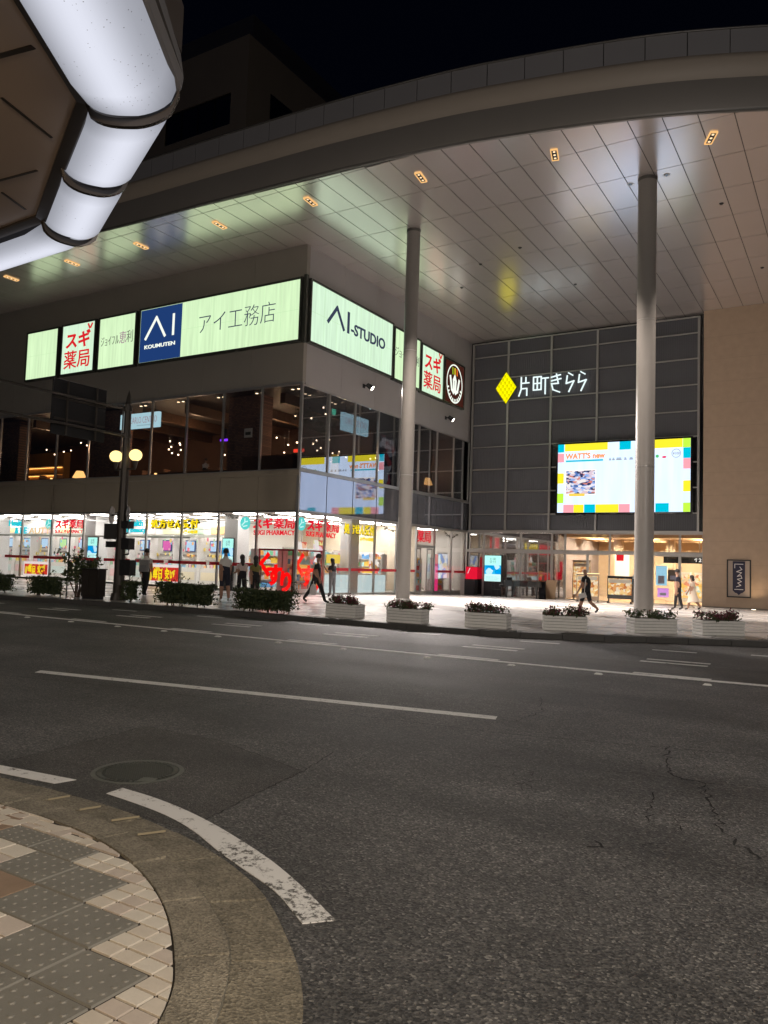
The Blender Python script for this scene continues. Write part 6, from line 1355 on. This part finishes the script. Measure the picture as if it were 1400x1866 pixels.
sp_ = [tuple(Vector(i).lerp(Vector(o), -.02)) for i, o in zip(RI, RO)]
M_ASF = mat('arcade_soffit', (.42, .33, .27), .6, 0, 1.2, .08)
b = MB(); b.prism(sp_ + [(-11.5, -5), (-1.0, -5)], ZC + .0, ZC + .06); b.build('soffit', M_ASF, ac)
b = MB(); b.prism([tuple(Vector(i).lerp(Vector(o), 1.0)) for i, o in zip(RI, RO)] + [(-11.5, -5), (-1.0, -5)], ZC + .30, ZC + .6); b.build('roof', M_BAR, ac)
for (p, q_, w_) in (((-4.6, 2.42), (-3.93, 2.54), .035), ((-4.55, 2.75), (-4.68, 3.2), .02), ((-5.6, 3.4), (-5.18, 3.44), .02), ((-5.75, 3.53), (-5.86, 3.81), .02), ((-6.6, 3.6), (-6.2, 3.63), .02)):
    b = MB(); b.bar((*p, ZC - .002), (*q_, ZC - .002), w_, .006); b.build('soffit_slit', M_BAR, ac)
# canopy post behind the camera so that the roof stands on something
for x, y in ((-3.4, -1.6), (-7.2, 1.6)):
    b = MB(); b.tube([(x, y, .05), (x, y, ZC)], .09, 14); b.build('post', M_BAR, ac)
# street lamp behind the camera: lights the near road and kerb as in the photograph
def street_lamp(label, x, y, h, e, col):
    t = thing('street_lamp', label, 'street lamp', (x, y, .05)); b = MB(); b.tube([(x, y, .05), (x, y, h - .3)], [.11, .06], 12); b.build('pole', M_POST, t)
    b = MB(); b.tube([(x, y, h - .34), (x, y, h - .22)], [.06, .16], 12); b.build('collar', M_POST, t)
    l = bpy.data.lights.new('street_lamp_globe', 'POINT'); l.energy = e; l.color = col; l.shadow_soft_size = .25; o = bpy.data.objects.new('street_lamp_globe', l); COL.objects.link(o); o.location = (x, y, h + .04)
street_lamp('warm globe street lamp on the near corner behind the viewer', 1.6, -3.2, 3.7, 1150, (1, .77, .52))
street_lamp('globe street lamp along the near pavement further right', 9.0, .8, 6.5, 3900, (1, .93, .87))
street_lamp('globe street lamp along the near pavement further left', -19, 1.2, 6.5, 1150, (1, .88, .76))
# ================================================================== PEOPLE
def person(label, x, y, head, H, col, hair='short', pose=None, ref=1.0, shorts=False, sleeve='short', dress=None, group=None, z=None):
    """one continuous skinned body; clothes by region of the body, hair and skirt as children. local +Y is forward"""
    P = dict(lt=8, lk=5, rt=-8, rk=10, la=10, le=10, ra=-10, re=10, lean=2, laz=4, raz=4, hd=0, fat=1.22); P.update(pose or {})
    z = gz(x, y) if z is None else z
    k = H / 1.72
    N = []; E_ = []; T = []; RAD = []
    def node(p, r): N.append(Vector(p)); RAD.append(tuple(c_ * (1.25 if max(r if isinstance(r, tuple) else (r,)) > .025 else 1) for c_ in (r if isinstance(r, tuple) else (r, r)))); return len(N) - 1
    def edge(a, c, tg): E_.append((a, c)); T.append(tg)
    le = R(P['lean']); sl, cl = math.sin(le), math.cos(le)
    def tor(h_): return (0, sl * h_, .93 + cl * h_)
    pel = node(tor(0), (.122 * P['fat'], .092 * P['fat'])); sp1_ = node(tor(.17), (.125 * P['fat'], .098 * P['fat'] ** 1.6)); ch = node(tor(.38), (.155 * P['fat'], .112 * P['fat'])); nk = node(tor(.50), (.062, .06)); hb = node((0, sl * .58 + .015, .93 + cl * .58), (.058, .062)); hm = node((0, sl * .66 + .03, .93 + cl * .665), (.063, .075)); ht_ = node((0, sl * .74 + .02, .93 + cl * .735), (.058, .07))
    edge(pel, sp1_, 'hip' if dress is None else 'top'); edge(sp1_, ch, 'top'); edge(ch, nk, 'top'); edge(nk, hb, 'skin'); edge(hb, hm, 'skin'); edge(hm, ht_, 'skin')
    F = Vector(N[hm]); nose = node(F + Vector((0, .088, -.012)), .014); edge(hm, nose, 'skin')
    for sd, th, kn, ar, el_, az in ((-1, P['lt'], P['lk'], P['la'], P['le'], P['laz']), (1, P['rt'], P['rk'], P['ra'], P['re'], P['raz'])):
        hp = node((sd * .085, 0, .90), (.088, .092)); a = R(th); kk = Vector((sd * .09, math.sin(a) * .42, .90 - math.cos(a) * .42)); kn_ = node(kk, .06); a2 = R(th - kn); md = kk + Vector((0, math.sin(a2) * .16, -math.cos(a2) * .16)); md_ = node(md, .056); ak = kk + Vector((0, math.sin(a2) * .41, -math.cos(a2) * .41)); an = node(ak, .038)
        edge(pel, hp, 'hip'); edge(hp, kn_, 'leg'); edge(kn_, md_, 'shin'); edge(md_, an, 'shin')
        fa = a2 * .7; heel = ak + Vector((0, -.03 * math.cos(fa), -.05)); toe = ak + Vector((sd * .015, .16 * math.cos(fa), -.055 + .16 * math.sin(fa) * .6)); tn = node(toe, (.036, .026)); edge(an, tn, 'shoe')
        sh = Vector(tor(.435)) + Vector((sd * .165, 0, 0)); s_ = node(sh, .052); b1_ = R(ar); zz = R(az) * sd; eb = sh + Vector((math.sin(zz) * .28, math.sin(b1_) * .28, -math.cos(b1_) * .28)); e_ = node(eb, .038); b2 = R(ar + el_); wr = eb + Vector((math.sin(zz) * .1 - sd * (P.get('in', 0) if el_ > 50 else 0), math.sin(b2) * .24, -math.cos(b2) * .24)); w_ = node(wr, .026)
        dirh = (wr - eb).normalized(); hd_ = wr + dirh * .085; h_ = node(hd_, (.036, .022))
        edge(ch, s_, 'top'); mid = node(sh.lerp(eb, .6), .042); edge(s_, mid, 'top'); edge(mid, e_, 'top' if sleeve == 'long' else 'skin'); edge(e_, w_, 'top' if sleeve == 'long' else 'skin'); edge(w_, h_, 'skin')
        sx_ = Vector((0, 1, 0)) if abs(dirh.y) < .8 else Vector((1, 0, 0)); ff = (sx_ - dirh * sx_.dot(dirh)).normalized()
        for q_, ln in ((-.026, .068), (-.009, .078), (.009, .074), (.026, .058)):
            r_ = hd_ + ff * q_; f1 = node(r_ + dirh * .012, .0095); f2 = node(r_ + dirh * ln * .6, .0085); f3 = node(r_ + dirh * ln + Vector((-sd * .012, 0, 0)), .007); edge(h_, f1, 'skin'); edge(f1, f2, 'skin'); edge(f2, f3, 'skin')
        th1 = node(wr + dirh * .045 + ff * .04, .0095); th2 = node(wr + dirh * .09 + ff * .052, .008); edge(h_, th1, 'skin'); edge(th1, th2, 'skin')
    bm = bmesh.new(); ly = bm.verts.layers.skin.verify(); vs = [bm.verts.new(p) for p in N]; [bm.edges.new((vs[a], vs[c])) for a, c in E_]
    for v_, r_ in zip(vs, RAD): v_[ly].radius = r_
    vs[0][ly].use_root = True
    me = bpy.data.meshes.new('body_cage'); bm.to_mesh(me); bm.free(); ob = bpy.data.objects.new('body_cage', me); COL.objects.link(ob)
    ob.modifiers.new('s', 'SKIN').branch_smoothing = .6; sb = ob.modifiers.new('u', 'SUBSURF'); sb.levels = 1
    bpy.context.view_layer.update(); ev = ob.evaluated_get(bpy.context.evaluated_depsgraph_get()); bd = bpy.data.meshes.new_from_object(ev); bpy.data.objects.remove(ob)
    ms = {'skin': col.get('skin', M_SKIN), 'top': col['top'], 'hip': col['leg'], 'leg': col['leg'], 'shin': col.get('skin', M_SKIN) if shorts else col['leg'], 'shoe': col['shoe']}
    if dress is not None: ms['hip'] = ms['top']; ms['leg'] = ms['shin'] = col.get('skin', M_SKIN)
    L = []; [L.append(m) for m in ms.values() if m not in L]; bd.materials.clear(); [bd.materials.append(m) for m in L]
    for p in bd.polygons:
        c = p.center; best = 9; tg = 'skin'
        for (a, e2), tt in zip(E_, T):
            A, Bq = N[a], N[e2]; d = Bq - A; t_ = max(0, min(1, (c - A).dot(d) / max(1e-9, d.length_squared))); ds = (c - A - d * t_).length
            if ds < best: best = ds; tg = tt
        p.material_index = L.index(ms[tg]); p.use_smooth = True
    zmin = min(v_.co.z for v_ in bd.vertices)
    for v_ in bd.vertices: v_.co = Vector((v_.co.x, v_.co.y, v_.co.z - zmin)) * k
    t = thing('person', label, 'person', (x, y, z), group); body = bpy.data.objects.new('body', bd); bd.name = 'body'; COL.objects.link(body); body.parent = t
    hc = (F - Vector((0, 0, zmin)))
    if hair:
        b = MB(); b.sphere((0, 0, 0), 1, 18, 12); V = []
        for v_ in b.v:
            w_ = Vector((v_[0] * .098, v_[1] * .118, v_[2] * .125)); low = -.02 if hair != 'long' else -.06
            if v_[1] > .25 and v_[2] < .45: w_ *= .84
            if v_[2] < -.35: w_.z = -.045; w_ *= .9
            V.append((hc + Vector((0, -.012, .035)) + w_) * k)
        b.v = [tuple(v_) for v_ in V]
        if hair in ('long', 'bob'):
            ln = .34 if hair == 'long' else .15
            b.tube([(hc + Vector((0, -.03, .02))) * k, (hc + Vector((0, -.075, -.10))) * k, (hc + Vector((0, -.085, -ln))) * k], [.095 * k, .085 * k, .045 * k], 12)
        hb_ = b.build('hair', col.get('hair', M_HAIR), t, local=True)
    b = MB()
    for sd in (-1, 1):
        b.sphere(tuple((hc + Vector((sd * .085, -.005, -.005))) * k), .022 * k, 8, 6, ms['skin'], (.5, 1, 1.4)); b.sphere(tuple((hc + Vector((sd * .03, .078, .012))) * k), .008 * k, 6, 4, M_HAIR)
    b.box(tuple((hc + Vector((-.022, .074, -.055))) * k), tuple((hc + Vector((.022, .083, -.048))) * k), mat('lip', (.25, .09, .08), .5)); b.build('face_features', None, t, local=True)
    if dress is not None:
        b = MB(); h0 = .93 - zmin; b.tube([(0, 0, (h0 + .12) * k), (0, -.01, (h0 - .1) * k), (0, -.02, (h0 - .3) * k), (0, -.05, dress * k)], [.13 * k, .175 * k, .23 * k, .31 * k], 20, None, False); b.build('skirt', col['top'], t, local=True)
    t.rotation_euler = (0, 0, head); return t
M_SKIN = mat('skin', (.33, .19, .13), .55, 0, spec=.3); M_HAIR = mat('hair_black', (.012, .010, .009), .5)
K_BLACK = mat('cloth_black', (.014, .014, .016), .9, 0, 20, .3); K_WHITE = mat('cloth_white', (.62, .60, .57), .9, 0, 20, .1); K_NAVY = mat('cloth_navy', (.018, .02, .035), .9, 0, 20, .3); K_GREY = mat('cloth_grey', (.16, .16, .17), .9, 0, 20, .2); K_CREAM = mat('cloth_cream', (.52, .44, .36), .9, 0, 20, .1); K_DENIM = mat('cloth_denim', (.16, .18, .22), .9, 0, 20, .2); K_OLIVE = mat('cloth_olive', (.20, .17, .05), .9, 0, 20, .2); K_SHOE = mat('shoe_black', (.012, .012, .012), .6); K_SHOEW = mat('shoe_white', (.5, .5, .5), .6); K_PINK = mat('cloth_pale_pink', (.55, .45, .43), .9)
person('man in black striding by the corner with a white bag', -16.97, 23.34, R(-80), 1.83, dict(top=K_BLACK, leg=K_BLACK, shoe=K_SHOE), pose=dict(lt=24, lk=4, rt=-22, rk=18, la=-14, le=8, ra=12, re=14, lean=4))
person('woman in a dark top and grey trousers standing by the side glass', -19.72, 28.3, R(75), 1.64, dict(top=K_BLACK, leg=K_GREY, shoe=K_SHOE), hair='long', pose=dict(lt=2, lk=2, rt=-2, rk=2, la=22, le=112, ra=6, re=60))
person('bald man in black shirt and shorts walking left across the plaza', -7.91, 26.26, R(78), 1.62, dict(top=K_BLACK, leg=K_BLACK, shoe=K_SHOE), hair=None, shorts=True, pose=dict(lt=18, lk=6, rt=-16, rk=34, la=10, le=20, ra=-8, re=12, lean=3, fat=1.36))
person('man in dark clothes walking left in front of the lit doors', -7.07, 37.4, R(80), 1.80, dict(top=K_NAVY, leg=K_BLACK, shoe=K_SHOE), pose=dict(lt=8, lk=2, rt=-7, rk=8, la=-6, le=8, ra=8, re=12))
person('woman in a long cream dress walking behind the dark clothed man', -6.62, 38.4, R(80), 1.60, dict(top=K_CREAM, leg=K_CREAM, shoe=K_SHOE), hair='bob', pose=dict(lt=16, lk=5, rt=-16, rk=20, la=10, le=18, ra=-8, re=20), dress=.38)
person('man in a pale shirt with a grey backpack walking away beside the lamp post', -23.1, 20.84, R(30), 1.76, dict(top=K_WHITE, leg=K_BLACK, shoe=K_SHOE), pose=dict(lt=10, lk=4, rt=-12, rk=16, la=-8, le=10, ra=10, re=10))
person('tall man in a white shirt and dark shorts, left of the group of three', -19.25, 21.0, R(55), 1.83, dict(top=K_WHITE, leg=K_NAVY, shoe=K_SHOEW), shorts=True, pose=dict(lt=10, lk=6, rt=-10, rk=14, la=-12, le=10, ra=8, re=20))
person('woman in a pale pink top, middle of the group of three', -18.78, 21.35, R(60), 1.63, dict(top=K_PINK, leg=K_BLACK, shoe=K_SHOEW), hair='long', pose=dict(lt=8, lk=4, rt=-8, rk=10, la=10, le=70, ra=12, re=80))
person('woman in a dark dress with bare legs, right of the group of three', -18.25, 21.45, R(40), 1.62, dict(top=K_OLIVE, leg=K_BLACK, shoe=K_SHOE), hair='long', pose=dict(lt=12, lk=6, rt=-12, rk=12, la=-10, le=8, ra=12, re=8), shorts=True)
# carried bags
t = thing('carrier_bag', 'white plastic carrier bag in the hand of the striding man', 'bag', (-16.97, 23.1, .5)); b = MB(); c = Vector((-16.86, 23.02, .60))
b.tube([c + Vector((0, 0, -.2)), c + Vector((0, 0, -.1)), c + Vector((0, 0, .08)), c + Vector((0, 0, .2))], [.1, .14, .11, .05], 10); b.build('bag', mat('plastic_white', (.6, .58, .58), .4), t); b = MB(); b.bar(c + Vector((0, 0, .19)), c + Vector((0, 0, .30)), .02); b.build('handle', mat('plastic_white', (.6, .58, .58), .4), t)
t = thing('backpack', 'dark grey backpack worn by the man walking away', 'backpack', (-23.05, 20.6, 1.1)); b = MB(); b.obox((-23.03, 20.69, 1.24), (.15, .08, 0), (-.045, .08, 0), (0, 0, .22)); b.build('pack', mat('pack_grey', (.2, .2, .2), .8), t); b = MB(); b.obox((-22.985, 20.61, 1.16), (.1, .055, 0), (-.018, .032, 0), (0, 0, .11)); b.build('pocket', K_GREY, t)
t = thing('tote_bag', 'pale tote bag at the hip of the bald man', 'bag', (-7.9, 26.0, .7)); b = MB(); b.obox((-7.95, 26.0, .76), (.11, .02, .03), (0, .035, 0), (-.03, 0, .075)); b.build('bag', K_WHITE, t); b = MB(); b.bar((-7.9, 26.02, .85), (-7.86, 26.04, 1.3), .02); b.build('strap', K_WHITE, t)
person('seated looking diner in a pale shirt upstairs behind the front glass', -30.1, 30.9, R(20), 1.5, dict(top=K_WHITE, leg=K_BLACK, shoe=K_SHOE), pose=dict(lt=2, lk=2, rt=2, rk=2, la=30, le=60, ra=30, re=60), z=5.45)
